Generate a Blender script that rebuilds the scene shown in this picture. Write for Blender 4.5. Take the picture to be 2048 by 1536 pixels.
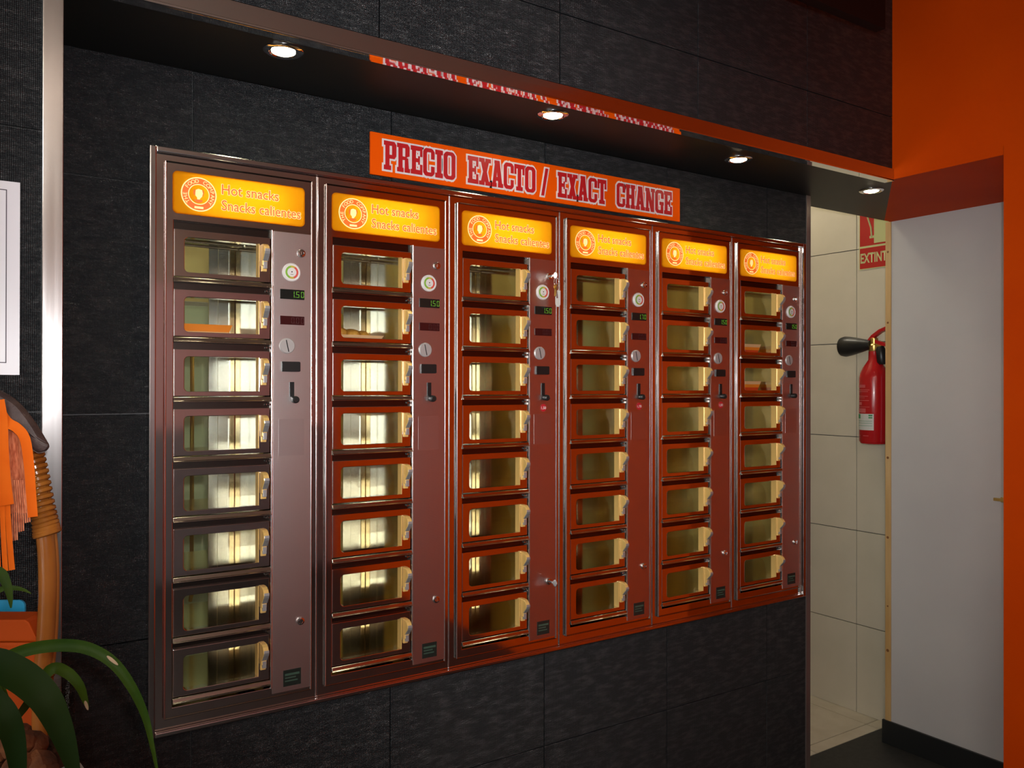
import bpy, bmesh, math, random
from mathutils import Vector, Matrix
random.seed(7)
S = bpy.context.scene
COL = S.collection
for o in list(bpy.data.objects):
    bpy.data.objects.remove(o)

# ------------------------------------------------------------------ scale and key measures
U = 0.385                      # width of one vending unit, m
EYE = 1.61                     # camera height, m
def R(z): return EYE + z * U   # height of a point given in unit widths above the eye
NICHE_Y = 0.012                # tiled wall behind the machine
FRONT_Y = -0.315               # front face of the tiled bulkhead
SOFF = 2.355                   # underside of the bulkhead
WR = 2.39                      # orange wall plane
XP = 3.09                      # white partition plane
XT = 3.29                      # corridor tile wall plane
ROOM_L, ROOM_B, ROOM_H = -3.5, -5.2, 3.3

# ------------------------------------------------------------------ camera
CAM = Vector((-0.9666 * U, -5.2491 * U, EYE))
yaw, pitch, roll = 0.5832, 0.0027, 0.0018
fw = Vector((math.sin(yaw) * math.cos(pitch), math.cos(yaw) * math.cos(pitch), math.sin(pitch)))
rt = Vector((math.cos(yaw), -math.sin(yaw), 0)); up = rt.cross(fw)
rt, up = rt * math.cos(roll) + up * math.sin(roll), up * math.cos(roll) - rt * math.sin(roll)
cd = bpy.data.cameras.new('camera'); cam = bpy.data.objects.new('camera', cd); COL.objects.link(cam)
cam.matrix_world = Matrix(((rt.x, up.x, -fw.x, CAM.x), (rt.y, up.y, -fw.y, CAM.y), (rt.z, up.z, -fw.z, CAM.z), (0, 0, 0, 1)))
cd.sensor_fit = 'HORIZONTAL'; cd.sensor_width = 36.0; cd.lens = 1640 / 2048 * 36.0; cd.clip_start = 0.02
S.camera = cam
def at(px, py, depth):         # point seen at a photograph pixel, at a given distance
    return CAM + (fw + rt * ((px - 1024) / 1640) - up * ((py - 768) / 1640)) * depth

# ------------------------------------------------------------------ world, big lights, exposure
W = bpy.data.worlds.new('world'); S.world = W; W.use_nodes = True
W.node_tree.nodes['Background'].inputs[0].default_value = (0.75, 0.85, 1.0, 1)
W.node_tree.nodes['Background'].inputs[1].default_value = 0.6
def area(name, loc, rot, sx, sy, power, col):
    l = bpy.data.lights.new(name, 'AREA'); l.shape = 'RECTANGLE'; l.size = sx; l.size_y = sy
    l.energy = power; l.color = col
    o = bpy.data.objects.new(name, l); COL.objects.link(o); o.location = loc; o.rotation_euler = rot
    return o
area('shop_window_daylight', (ROOM_L - 0.12, -3.0, 1.6), (0, -math.pi / 2, 0), 2.3, 3.2, 50, (1.0, 0.96, 0.90))
FL = bpy.data.lights.new('camera_flash', 'SPOT'); FL.energy = 128; FL.shadow_soft_size = 0.016
FL.spot_size = math.radians(84); FL.spot_blend = 1.0; FL.color = (0.97, 0.98, 1.0)
fo = bpy.data.objects.new('camera_flash', FL); COL.objects.link(fo)
fo.location = CAM + rt * 0.03 + up * 0.055 - fw * 0.01
fo.rotation_euler = (cam.matrix_world @ Matrix.Rotation(math.radians(6), 4, 'X')).to_euler()
vs = S.view_settings
S.display_settings.display_device = 'sRGB'
vs.view_transform = 'Standard'; vs.look = 'None'; vs.exposure = 0.0; vs.gamma = 1.0; vs.use_curve_mapping = False
S.cycles.use_denoising = True
S.cycles.max_bounces = 6; S.cycles.glossy_bounces = 5; S.cycles.transparent_max_bounces = 12; S.cycles.diffuse_bounces = 2
S.cycles.sample_clamp_indirect = 12.0
S.cycles.blur_glossy = 0.3; S.cycles.use_light_tree = False
S.cycles.use_adaptive_sampling = True; S.cycles.adaptive_threshold = 0.03

# ------------------------------------------------------------------ materials
MATS = {}
def nmat(name):
    m = bpy.data.materials.new(name); m.use_nodes = True
    nt = m.node_tree; b = nt.nodes['Principled BSDF']; MATS[name] = m
    return m, nt, b
def basic(name, col, rough=0.5, metal=0.0, spec=0.5, emit=None, estr=0.0, coat=0.0, aniso=0.0):
    m, nt, b = nmat(name)
    b.inputs['Base Color'].default_value = (*col, 1); b.inputs['Roughness'].default_value = rough
    b.inputs['Metallic'].default_value = metal; b.inputs['Specular IOR Level'].default_value = spec
    b.inputs['Coat Weight'].default_value = coat
    if aniso: b.inputs['Anisotropic'].default_value = aniso
    if emit:
        b.inputs['Emission Color'].default_value = (*emit, 1); b.inputs['Emission Strength'].default_value = estr
    return m
def N(nt, t, **kw):
    n = nt.nodes.new(t)
    for k, v in kw.items():
        if k in n.inputs: n.inputs[k].default_value = v
        else: setattr(n, k, v)
    return n
def noisy(name, c1, c2, scale, rough=0.5, bump=0.0, bscale=None, stretch=(1, 1, 1), metal=0.0, detail=4, spec=0.5, lo=0.35, hi=0.65, bdist=0.002):
    m, nt, b = nmat(name)
    tc = N(nt, 'ShaderNodeTexCoord'); mp = N(nt, 'ShaderNodeMapping'); mp.inputs['Scale'].default_value = stretch
    nt.links.new(tc.outputs['Object'], mp.inputs['Vector'])
    nz = N(nt, 'ShaderNodeTexNoise', Scale=scale, Detail=detail); nt.links.new(mp.outputs[0], nz.inputs['Vector'])
    rp = N(nt, 'ShaderNodeValToRGB'); rp.color_ramp.elements[0].color = (*c1, 1); rp.color_ramp.elements[1].color = (*c2, 1)
    rp.color_ramp.elements[0].position = lo; rp.color_ramp.elements[1].position = hi
    nt.links.new(nz.outputs['Fac'], rp.inputs[0]); nt.links.new(rp.outputs[0], b.inputs['Base Color'])
    b.inputs['Roughness'].default_value = rough; b.inputs['Metallic'].default_value = metal
    b.inputs['Specular IOR Level'].default_value = spec
    if bump:
        n2 = N(nt, 'ShaderNodeTexNoise', Scale=bscale or scale, Detail=detail); nt.links.new(mp.outputs[0], n2.inputs['Vector'])
        bp = N(nt, 'ShaderNodeBump', Strength=bump, Distance=bdist); nt.links.new(n2.outputs['Fac'], bp.inputs['Height'])
        nt.links.new(bp.outputs[0], b.inputs['Normal'])
    return m

def tile_black():
    # dark glazed tile pressed with a fine linen relief; some threads stand proud and are glossier
    m, nt, b = nmat('black_woven_tile')
    tc = N(nt, 'ShaderNodeTexCoord')
    mp = N(nt, 'ShaderNodeMapping'); mp.inputs['Scale'].default_value = (1, 1, 4.0); nt.links.new(tc.outputs['Object'], mp.inputs['Vector'])
    big = N(nt, 'ShaderNodeTexNoise', Scale=17.0, Detail=4.0, Roughness=0.62); nt.links.new(mp.outputs[0], big.inputs['Vector'])
    wz = N(nt, 'ShaderNodeTexWave', Scale=95.0, Distortion=1.2, Detail=1.0); wz.bands_direction = 'Z'; nt.links.new(tc.outputs['Object'], wz.inputs['Vector'])
    wx = N(nt, 'ShaderNodeTexWave', Scale=95.0, Distortion=1.2, Detail=1.0); wx.bands_direction = 'X'; nt.links.new(tc.outputs['Object'], wx.inputs['Vector'])
    m2 = N(nt, 'ShaderNodeMapping'); m2.inputs['Scale'].default_value = (1, 1, 5); nt.links.new(tc.outputs['Object'], m2.inputs['Vector'])
    th = N(nt, 'ShaderNodeTexNoise', Scale=75.0, Detail=2.0); nt.links.new(m2.outputs[0], th.inputs['Vector'])
    ad = N(nt, 'ShaderNodeMath', operation='ADD'); nt.links.new(wz.outputs['Fac'], ad.inputs[0]); nt.links.new(wx.outputs['Fac'], ad.inputs[1])
    ad2 = N(nt, 'ShaderNodeMath', operation='MULTIPLY_ADD'); nt.links.new(th.outputs['Fac'], ad2.inputs[0]); ad2.inputs[1].default_value = 2.2; nt.links.new(ad.outputs[0], ad2.inputs[2])
    b1 = N(nt, 'ShaderNodeBump', Strength=0.35, Distance=0.006); nt.links.new(big.outputs['Fac'], b1.inputs['Height'])
    b2 = N(nt, 'ShaderNodeBump', Strength=0.85, Distance=0.0010); nt.links.new(ad2.outputs[0], b2.inputs['Height']); nt.links.new(b1.outputs[0], b2.inputs['Normal'])
    nt.links.new(b2.outputs[0], b.inputs['Normal'])
    mr = N(nt, 'ShaderNodeMapRange'); mr.inputs['From Min'].default_value = 0.46; mr.inputs['From Max'].default_value = 0.66; mr.inputs['To Min'].default_value = 0.45; mr.inputs['To Max'].default_value = 1.0
    nt.links.new(big.outputs['Fac'], mr.inputs['Value']); nt.links.new(mr.outputs[0], b.inputs['Specular IOR Level'])
    mr2 = N(nt, 'ShaderNodeMapRange'); mr2.inputs['From Min'].default_value = 0.46; mr2.inputs['From Max'].default_value = 0.66; mr2.inputs['To Min'].default_value = 0.44; mr2.inputs['To Max'].default_value = 0.34
    nt.links.new(big.outputs['Fac'], mr2.inputs['Value']); nt.links.new(mr2.outputs[0], b.inputs['Roughness'])
    b.inputs['Base Color'].default_value = (0.012, 0.0145, 0.017, 1)
    return m
tile_black()

def glass_mat(name, tint, refl):
    m = bpy.data.materials.new(name); m.use_nodes = True; MATS[name] = m
    nt = m.node_tree; nt.nodes.clear()
    out = N(nt, 'ShaderNodeOutputMaterial'); tr = N(nt, 'ShaderNodeBsdfTransparent'); tr.inputs[0].default_value = (*tint, 1)
    gl = N(nt, 'ShaderNodeBsdfGlossy', Roughness=0.02); gl.inputs[0].default_value = (1, 1, 1, 1)
    fr = N(nt, 'ShaderNodeFresnel', IOR=1.5); mul = N(nt, 'ShaderNodeMath', operation='MULTIPLY'); mul.inputs[1].default_value = refl
    geo = N(nt, 'ShaderNodeNewGeometry'); inv = N(nt, 'ShaderNodeMath', operation='SUBTRACT'); inv.inputs[0].default_value = 1.0; nt.links.new(geo.outputs['Backfacing'], inv.inputs[1])
    fb = N(nt, 'ShaderNodeMath', operation='MULTIPLY'); nt.links.new(fr.outputs[0], fb.inputs[0]); nt.links.new(inv.outputs[0], fb.inputs[1])   # reflect on the outer face only: no false total reflection inside the thin pane
    nt.links.new(fb.outputs[0], mul.inputs[0])
    mx = N(nt, 'ShaderNodeMixShader'); nt.links.new(mul.outputs[0], mx.inputs[0]); nt.links.new(tr.outputs[0], mx.inputs[1]); nt.links.new(gl.outputs[0], mx.inputs[2])
    nt.links.new(mx.outputs[0], out.inputs[0]); return m
glass_mat('glass', (0.97, 0.98, 0.96), 1.0)
glass_mat('back_glass', (0.88, 0.90, 0.82), 1.0)
glass_mat('clear_plastic', (0.90, 0.88, 0.86), 0.22)

def lit_sheet(name, col):      # translucent backlit plastic
    m = bpy.data.materials.new(name); m.use_nodes = True; MATS[name] = m
    nt = m.node_tree; nt.nodes.clear()
    out = N(nt, 'ShaderNodeOutputMaterial'); t = N(nt, 'ShaderNodeBsdfTranslucent'); t.inputs[0].default_value = (*col, 1)
    d = N(nt, 'ShaderNodeBsdfDiffuse'); d.inputs[0].default_value = (*[c * 0.6 for c in col], 1)
    mx = N(nt, 'ShaderNodeMixShader'); mx.inputs[0].default_value = 0.25
    nt.links.new(t.outputs[0], mx.inputs[1]); nt.links.new(d.outputs[0], mx.inputs[2])
    nt.links.new(mx.outputs[0], out.inputs[0]); return m
lit_sheet('yellow_sheet', (0.95, 0.46, 0.012))


def embossed():                # steel sheet pressed with a fine dotted grid
    m, nt, b = nmat('embossed_steel')
    tc = N(nt, 'ShaderNodeTexCoord'); ck = N(nt, 'ShaderNodeTexVoronoi', Scale=420.0, Randomness=0.0)
    nt.links.new(tc.outputs['Object'], ck.inputs['Vector'])
    bp = N(nt, 'ShaderNodeBump', Strength=0.55, Distance=0.0006); nt.links.new(ck.outputs['Distance'], bp.inputs['Height'])
    nt.links.new(bp.outputs[0], b.inputs['Normal'])
    b.inputs['Base Color'].default_value = (0.72, 0.68, 0.67, 1); b.inputs['Metallic'].default_value = 1.0; b.inputs['Roughness'].default_value = 0.29
    return m
embossed()

def brushed(name, col, rough, stretch, amt=0.10, bump=0.03):
    m, nt, b = nmat(name)
    tc = N(nt, 'ShaderNodeTexCoord'); mp = N(nt, 'ShaderNodeMapping'); mp.inputs['Scale'].default_value = stretch
    nt.links.new(tc.outputs['Object'], mp.inputs['Vector'])
    nz = N(nt, 'ShaderNodeTexNoise', Scale=60.0, Detail=3.0); nt.links.new(mp.outputs[0], nz.inputs['Vector'])
    mr = N(nt, 'ShaderNodeMapRange'); mr.inputs['To Min'].default_value = rough - amt / 2; mr.inputs['To Max'].default_value = rough + amt / 2
    nt.links.new(nz.outputs['Fac'], mr.inputs['Value']); nt.links.new(mr.outputs[0], b.inputs['Roughness'])
    bp = N(nt, 'ShaderNodeBump', Strength=bump, Distance=0.001); nt.links.new(nz.outputs['Fac'], bp.inputs['Height']); nt.links.new(bp.outputs[0], b.inputs['Normal'])
    b.inputs['Base Color'].default_value = (*col, 1); b.inputs['Metallic'].default_value = 1.0
    return m
basic('print_red', (0.5, 0.1, 0.02), 0.5, emit=(0.74, 0.12, 0.01), estr=0.85)
basic('print_cream', (0.8, 0.6, 0.3), 0.5, emit=(1.0, 0.66, 0.22), estr=0.85)
brushed('polished_steel', (0.78, 0.74, 0.72), 0.07, (1, 1, 0.05), 0.04, 0.012)
brushed('brushed_steel', (0.60, 0.58, 0.57), 0.17, (1, 1, 0.02), 0.10, 0.05)
brushed('brushed_steel_level', (0.66, 0.64, 0.63), 0.16, (0.02, 1, 1), 0.06, 0.03)
brushed('liner_steel', (0.84, 0.76, 0.54), 0.115, (1, 1, 0.05), 0.03, 0.012)  # plain steel; the yellow tint stands in for warm reflections
brushed('back_steel', (0.84, 0.90, 0.95), 0.17, (1, 1, 0.05), 0.06, 0.02)
basic('strip_steel', (0.30, 0.24, 0.22), 0.35, 0.7)
basic('lip_steel', (0.58, 0.54, 0.46), 0.16, 1.0)
basic('gap_shade', (0.11, 0.10, 0.09), 0.22, 1.0)  # shade of the recesses between rows, put into a dark colour
basic('rail_steel', (0.34, 0.32, 0.28), 0.14, 1.0)
basic('dark_gap', (0.02, 0.02, 0.02), 0.4)
basic('chrome', (0.85, 0.85, 0.86), 0.05, 1.0)
basic('bead_steel', (0.86, 0.85, 0.84), 0.22, 1.0)
basic('handle_warm_light', (0.95, 0.62, 0.20), 0.30, 0.25)  # warm light mirrored by steel handles and jambs, put into the colour
basic('handle_grey', (0.50, 0.50, 0.50), 0.35, 0.6)
basic('black_plastic', (0.012, 0.013, 0.013), 0.35)
basic('display_glass', (0.012, 0.014, 0.012), 0.08)
basic('display_red', (0.045, 0.008, 0.008), 0.10)
basic('led_green', (0.1, 0.3, 0.02), 0.5, emit=(0.16, 0.50, 0.02), estr=0.30)
basic('led_off', (0.06, 0.018, 0.02), 0.4)
basic('dial_white', (0.75, 0.72, 0.70), 0.4)
basic('dial_green', (0.22, 0.45, 0.04), 0.5)
basic('dial_yellow', (0.55, 0.42, 0.06), 0.5)
basic('dial_red', (0.65, 0.08, 0.06), 0.5)
basic('knob_grey', (0.52, 0.50, 0.49), 0.38, 0.4)
basic('badge_dark', (0.018, 0.022, 0.018), 0.25)
basic('badge_print', (0.05, 0.10, 0.07), 0.4)
basic('sticker_clear', (0.66, 0.62, 0.61), 0.34, 1.0)
basic('price_red', (0.55, 0.02, 0.03), 0.45)
basic('white_print', (0.8, 0.76, 0.72), 0.5)
basic('sign_orange', (0.86, 0.095, 0.0), 0.5, spec=0.1)
basic('sign_edge', (0.7, 0.66, 0.6), 0.5)
basic('sign_white', (0.78, 0.70, 0.70), 0.45)
basic('sign_red', (0.52, 0.012, 0.016), 0.4)
basic('black_soffit', (0.012, 0.012, 0.011), 0.45, spec=0.25)
basic('grout_dark', (0.15, 0.15, 0.15), 0.8)
noisy('orange_paint', (0.66, 0.060, 0.0), (0.70, 0.070, 0.0), 3.0, 0.6, bump=0.05, bscale=90, spec=0.06)
noisy('white_board', (0.66, 0.65, 0.66), (0.72, 0.71, 0.71), 2.0, 0.45, bump=0.04, bscale=120)
noisy('cream_tile', (0.72, 0.66, 0.52), (0.78, 0.71, 0.57), 4.0, 0.30)
noisy('cream_floor', (0.62, 0.55, 0.42), (0.70, 0.63, 0.50), 9.0, 0.35)
basic('grout_grey', (0.10, 0.095, 0.08), 0.9)
noisy('pine', (0.60, 0.36, 0.13), (0.78, 0.54, 0.26), 14.0, 0.55, stretch=(1, 1, 0.12))
basic('pine_knot', (0.25, 0.10, 0.03), 0.6)
noisy('dark_floor', (0.018, 0.019, 0.019), (0.030, 0.031, 0.031), 40.0, 0.55, bump=0.2, bscale=200)
basic('skirting_black', (0.016, 0.018, 0.019), 0.45)
noisy('ceiling_paint', (0.50, 0.42, 0.37), (0.54, 0.46, 0.40), 3.0, 0.7)
noisy('rear_plaster', (0.42, 0.32, 0.27), (0.46, 0.35, 0.30), 2.0, 0.7)
basic('rear_red', (0.64, 0.40, 0.41), 0.6)
basic('rear_grey', (0.22, 0.22, 0.24), 0.5)
basic('beam_maroon', (0.012, 0.003, 0.002), 0.6, spec=0.1)
basic('lamp_glow', (1, 1, 0.9), 0.4, emit=(1.0, 0.93, 0.62), estr=30.0)
basic('fill_glow', (1, 1, 1), 0.4, emit=(1.0, 0.92, 0.82), estr=20.0)
basic('corridor_fill_glow', (1, 1, 1), 0.4, emit=(1.0, 0.90, 0.70), estr=30.0)
basic('tube_glow', (1, 1, 1), 0.4, emit=(1.0, 0.82, 0.45), estr=8.5)
basic('kitchen_tube', (1, 1, 1), 0.4, emit=(1.0, 0.97, 0.84), estr=40.0)
basic('kitchen_wall', (0.72, 0.56, 0.26), 0.6)
basic('kitchen_gold', (0.78, 0.52, 0.14), 0.4)
basic('kitchen_brown', (0.22, 0.14, 0.05), 0.4)
basic('kitchen_green', (0.60, 0.66, 0.52), 0.5)
basic('kitchen_grey', (0.35, 0.34, 0.32), 0.5)
basic('extinguisher_red', (0.56, 0.008, 0.012), 0.22, coat=0.4)
basic('pipe_brass', (0.95, 0.70, 0.22), 0.22, 1.0)
basic('brass', (0.70, 0.46, 0.14), 0.3, 1.0)
basic('label_white', (0.72, 0.72, 0.68), 0.4)
basic('label_green', (0.03, 0.30, 0.10), 0.4)
basic('label_pink', (0.68, 0.12, 0.13), 0.35)
basic('photolum', (0.62, 0.64, 0.30), 0.5)
basic('exit_red', (0.55, 0.02, 0.015), 0.45)
basic('paper_white', (0.80, 0.77, 0.82), 0.3)
basic('paper_line', (0.06, 0.04, 0.06), 0.5)
noisy('leather_brown', (0.060, 0.036, 0.034), (0.095, 0.060, 0.055), 60.0, 0.5, bump=0.5, bscale=420)
basic('leather_seam', (0.13, 0.095, 0.085), 0.6)
noisy('scarf_orange', (0.82, 0.135, 0.008), (0.88, 0.165, 0.012), 20.0, 0.85, spec=0.1)
noisy('scarf_net', (0.48, 0.10, 0.035), (0.78, 0.26, 0.12), 260.0, 0.8, bump=0.5, bscale=300, stretch=(1, 1, 0.3))
noisy('rattan', (0.30, 0.085, 0.012), (0.56, 0.22, 0.05), 18.0, 0.22, stretch=(1, 1, 0.12))
noisy('rattan_wrap', (0.28, 0.08, 0.012), (0.48, 0.18, 0.03), 30.0, 0.18)
noisy('leaf_green', (0.018, 0.050, 0.003), (0.045, 0.080, 0.005), 12.0, 0.5, spec=0.12, stretch=(1, 1, 1))  # both leaf greens darkened where the flash falls off low down
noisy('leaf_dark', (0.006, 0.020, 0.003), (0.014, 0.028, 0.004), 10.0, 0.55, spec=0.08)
basic('leaf_tip_glint', (0.42, 0.28, 0.16), 0.6)  # dry tip colour, also used for a painted highlight
noisy('bark', (0.045, 0.018, 0.010), (0.22, 0.07, 0.02), 22.0, 0.8, bump=0.8, bscale=40, bdist=0.01)
basic('pot_white', (0.62, 0.60, 0.60), 0.4)
basic('card_blue', (0.02, 0.36, 0.68), 0.4)
basic('box_orange', (0.52, 0.070, 0.004), 0.6, spec=0.15)
noisy('table_wood', (0.10, 0.045, 0.02), (0.16, 0.07, 0.03), 10.0, 0.45, stretch=(0.2, 1, 1))
noisy('food_golden', (0.55, 0.24, 0.035), (0.78, 0.42, 0.08), 60.0, 0.6, bump=0.5, bscale=120)
basic('tray_orange', (0.88, 0.26, 0.02), 0.5)
basic('tray_red', (0.72, 0.06, 0.01), 0.5)
basic('tray_cream', (0.80, 0.50, 0.28), 0.5)

for k_ in ('print_red', 'print_cream', 'led_green'): MATS[k_].cycles.emission_sampling = 'NONE'
# ------------------------------------------------------------------ mesh helpers
class MB:
    def __init__(s): s.v = []; s.f = []; s.m = []
    def poly(s, pts, faces, mi=0):
        o = len(s.v); s.v += [tuple(p) for p in pts]
        for f in faces: s.f.append(tuple(o + i for i in f)); s.m.append(mi)
        return s
    def box(s, x0, x1, y0, y1, z0, z1, mi=0):
        p = [(x0, y0, z0), (x1, y0, z0), (x1, y1, z0), (x0, y1, z0), (x0, y0, z1), (x1, y0, z1), (x1, y1, z1), (x0, y1, z1)]
        return s.poly(p, [(0, 3, 2, 1), (4, 5, 6, 7), (0, 1, 5, 4), (1, 2, 6, 5), (2, 3, 7, 6), (3, 0, 4, 7)], mi)
    def prism(s, pts, axis, a, b, mi=0):      # extrude a 2-D outline along an axis (outline given in the other two axes, in order)
        n = len(pts)
        def mk(p, t): return (t, p[0], p[1]) if axis == 0 else ((p[0], t, p[1]) if axis == 1 else (p[0], p[1], t))
        v = [mk(p, a) for p in pts] + [mk(p, b) for p in pts]
        f = [tuple(range(n)), tuple(range(2 * n - 1, n - 1, -1))] + [(i, i + n, (i + 1) % n + n, (i + 1) % n) for i in range(n)]
        return s.poly(v, f, mi)
    def tube(s, path, rad, n=10, mi=0, cap=True, up=None):
        path = [Vector(p) for p in path]; L = len(path); rings = []
        u = None
        for i, p in enumerate(path):
            t = (path[min(i + 1, L - 1)] - path[max(i - 1, 0)]).normalized()
            if u is None:
                u = t.cross(Vector((0, 0, 1)) if abs(t.z) < .9 else Vector((1, 0, 0))).normalized()
            u = (u - t * u.dot(t)).normalized(); w = t.cross(u)
            r = rad[i] if isinstance(rad, (list, tuple)) else rad
            rings.append([p + (u * math.cos(2 * math.pi * k / n) + w * math.sin(2 * math.pi * k / n)) * r for k in range(n)])
        f = []
        for i in range(L - 1):
            for k in range(n):
                f.append((i * n + k, i * n + (k + 1) % n, (i + 1) * n + (k + 1) % n, (i + 1) * n + k))
        if cap: f += [tuple(range(n - 1, -1, -1)), tuple(range((L - 1) * n, L * n))]
        return s.poly([q for r_ in rings for q in r_], f, mi)
    def lathe(s, c, axis, prof, n=24, mi=0):  # prof: (radius, position along axis)
        c = Vector(c); ax = Vector(axis).normalized()
        u = ax.cross(Vector((0, 0, 1)) if abs(ax.z) < .9 else Vector((1, 0, 0))).normalized(); w = ax.cross(u)
        v = []; f = []
        for r, t in prof:
            for k in range(n):
                a = 2 * math.pi * k / n; v.append(c + ax * t + (u * math.cos(a) + w * math.sin(a)) * r)
        for i in range(len(prof) - 1):
            for k in range(n):
                f.append((i * n + k, i * n + (k + 1) % n, (i + 1) * n + (k + 1) % n, (i + 1) * n + k))
        f += [tuple(range(n - 1, -1, -1)), tuple(range((len(prof) - 1) * n, len(prof) * n))]
        return s.poly(v, f, mi)
    def mesh(s, name, mats, bevel=0.0, smooth=False, seg=2):
        me = bpy.data.meshes.new(name); me.from_pydata(s.v, [], s.f)
        for m in ([mats] if isinstance(mats, str) else mats): me.materials.append(MATS[m])
        for p, mi in zip(me.polygons, s.m): p.material_index = mi
        bm = bmesh.new(); bm.from_mesh(me)
        if bevel:
            bmesh.ops.remove_doubles(bm, verts=bm.verts, dist=1e-6)
        bmesh.ops.recalc_face_normals(bm, faces=bm.faces)
        if bevel:
            es = [e for e in bm.edges if len(e.link_faces) == 2 and e.calc_face_angle(0) > 0.5]
            bmesh.ops.bevel(bm, geom=es, offset=bevel, segments=seg, affect='EDGES', profile=0.6, clamp_overlap=True)
        bm.to_mesh(me); bm.free()
        if smooth:
            for p in me.polygons: p.use_smooth = True
            me.set_sharp_from_angle(angle=math.radians(38))
        return me
def link(name, me, parent=None, loc=(0, 0, 0)):
    o = bpy.data.objects.new(name, me); COL.objects.link(o); o.location = loc
    if parent: o.parent = parent
    return o
def tag(o, label=None, cat=None, group=None, kind=None):
    if label: o['label'] = label
    if cat: o['category'] = cat
    if group: o['group'] = group
    if kind: o['kind'] = kind
    return o
def struct(o): o['kind'] = 'structure'; return o
def thing(name, loc, label, cat, group=None):
    o = bpy.data.objects.new(name, None); COL.objects.link(o); o.location = loc; o.empty_display_size = 0.05
    return tag(o, label, cat, group)
def copy_tree(o, parent=None):
    c = o.copy(); COL.objects.link(c); c.parent = parent
    for ch in list(o.children): copy_tree(ch, c)
    return c
def bxo(name, x0, x1, y0, y1, z0, z1, mat, parent=None, bevel=0.0, off=(0, 0, 0)):
    return link(name, MB().box(x0, x1, y0, y1, z0, z1).mesh(name, mat, bevel), parent)
def rrect(x0, x1, z0, z1, r, n=5, corners=(1, 1, 1, 1)):   # corners: bottom-left, bottom-right, top-right, top-left
    pts = []
    for k, (cx, cz, a0) in enumerate(((x0 + r, z0 + r, math.pi), (x1 - r, z0 + r, 1.5 * math.pi), (x1 - r, z1 - r, 0), (x0 + r, z1 - r, .5 * math.pi))):
        if corners[k]:
            for i in range(n + 1):
                a = a0 + .5 * math.pi * i / n; pts.append((cx + r * math.cos(a), cz + r * math.sin(a)))
        else:
            pts.append(((x0, x1, x1, x0)[k], (z0, z0, z1, z1)[k]))
    return pts
def ring_mesh(name, outer, inner, y0, y1, mat, bevel=0.0, seg=2):      # plate in XZ with a hole, thick from y0 to y1
    bm = bmesh.new()
    def loop(pts):
        vs = [bm.verts.new((p[0], y0, p[1])) for p in pts]
        return [bm.edges.new((vs[i], vs[(i + 1) % len(vs)])) for i in range(len(vs))]
    eo = loop(outer)
    es = list(eo)
    holes = inner if isinstance(inner[0][0], (tuple, list)) else [inner]
    for h in holes: es += loop(h)
    bmesh.ops.triangle_fill(bm, edges=es, use_beauty=True, use_dissolve=False)
    r = bmesh.ops.extrude_face_region(bm, geom=list(bm.faces))
    for v in [g for g in r['geom'] if isinstance(g, bmesh.types.BMVert)]: v.co.y = y1
    bmesh.ops.recalc_face_normals(bm, faces=bm.faces)
    if bevel:
        ed = [e for e in bm.edges if len(e.link_faces) == 2 and e.calc_face_angle(0) > 0.9]
        bmesh.ops.bevel(bm, geom=ed, offset=bevel, segments=seg, affect='EDGES', profile=0.6, clamp_overlap=True)
    me = bpy.data.meshes.new(name); bm.to_mesh(me); bm.free(); me.materials.append(MATS[mat]); return me

_txt = {}
def text_mesh(name, body, size, mat, offset=0.0, extrude=0.0002, bold=0.0, align='LEFT', shear=0.0, sx=1.0):
    c = bpy.data.curves.new(name, 'FONT'); c.body = body; c.size = size; c.offset = offset + bold; c.extrude = extrude
    c.align_x = align; c.resolution_u = 3; c.shear = shear
    o = bpy.data.objects.new('tmp', c); COL.objects.link(o)
    dg = bpy.context.evaluated_depsgraph_get(); me = bpy.data.meshes.new_from_object(o.evaluated_get(dg))
    bpy.data.objects.remove(o); bpy.data.curves.remove(c)
    me.name = name; me.transform(Matrix(((sx, 0, 0, 0), (0, 0, -1, 0), (0, 1, 0, 0), (0, 0, 0, 1))))   # stand it up, facing -Y
    me.materials.clear(); me.materials.append(MATS[mat]); return me

def sub_rect(t, h):            # rectangle t minus rectangle h -> rectangles
    x0, x1, z0, z1 = t; a0, a1, c0, c1 = h
    a0, a1, c0, c1 = max(x0, a0), min(x1, a1), max(z0, c0), min(z1, c1)
    if a0 >= a1 or c0 >= c1: return [t]
    out = []
    if c0 > z0: out.append((x0, x1, z0, c0))
    if c1 < z1: out.append((x0, x1, c1, z1))
    if a0 > x0: out.append((x0, a0, c0, c1))
    if a1 < x1: out.append((a1, x1, c0, c1))
    return [r for r in out if r[1] - r[0] > .004 and r[3] - r[2] > .004]

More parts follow.
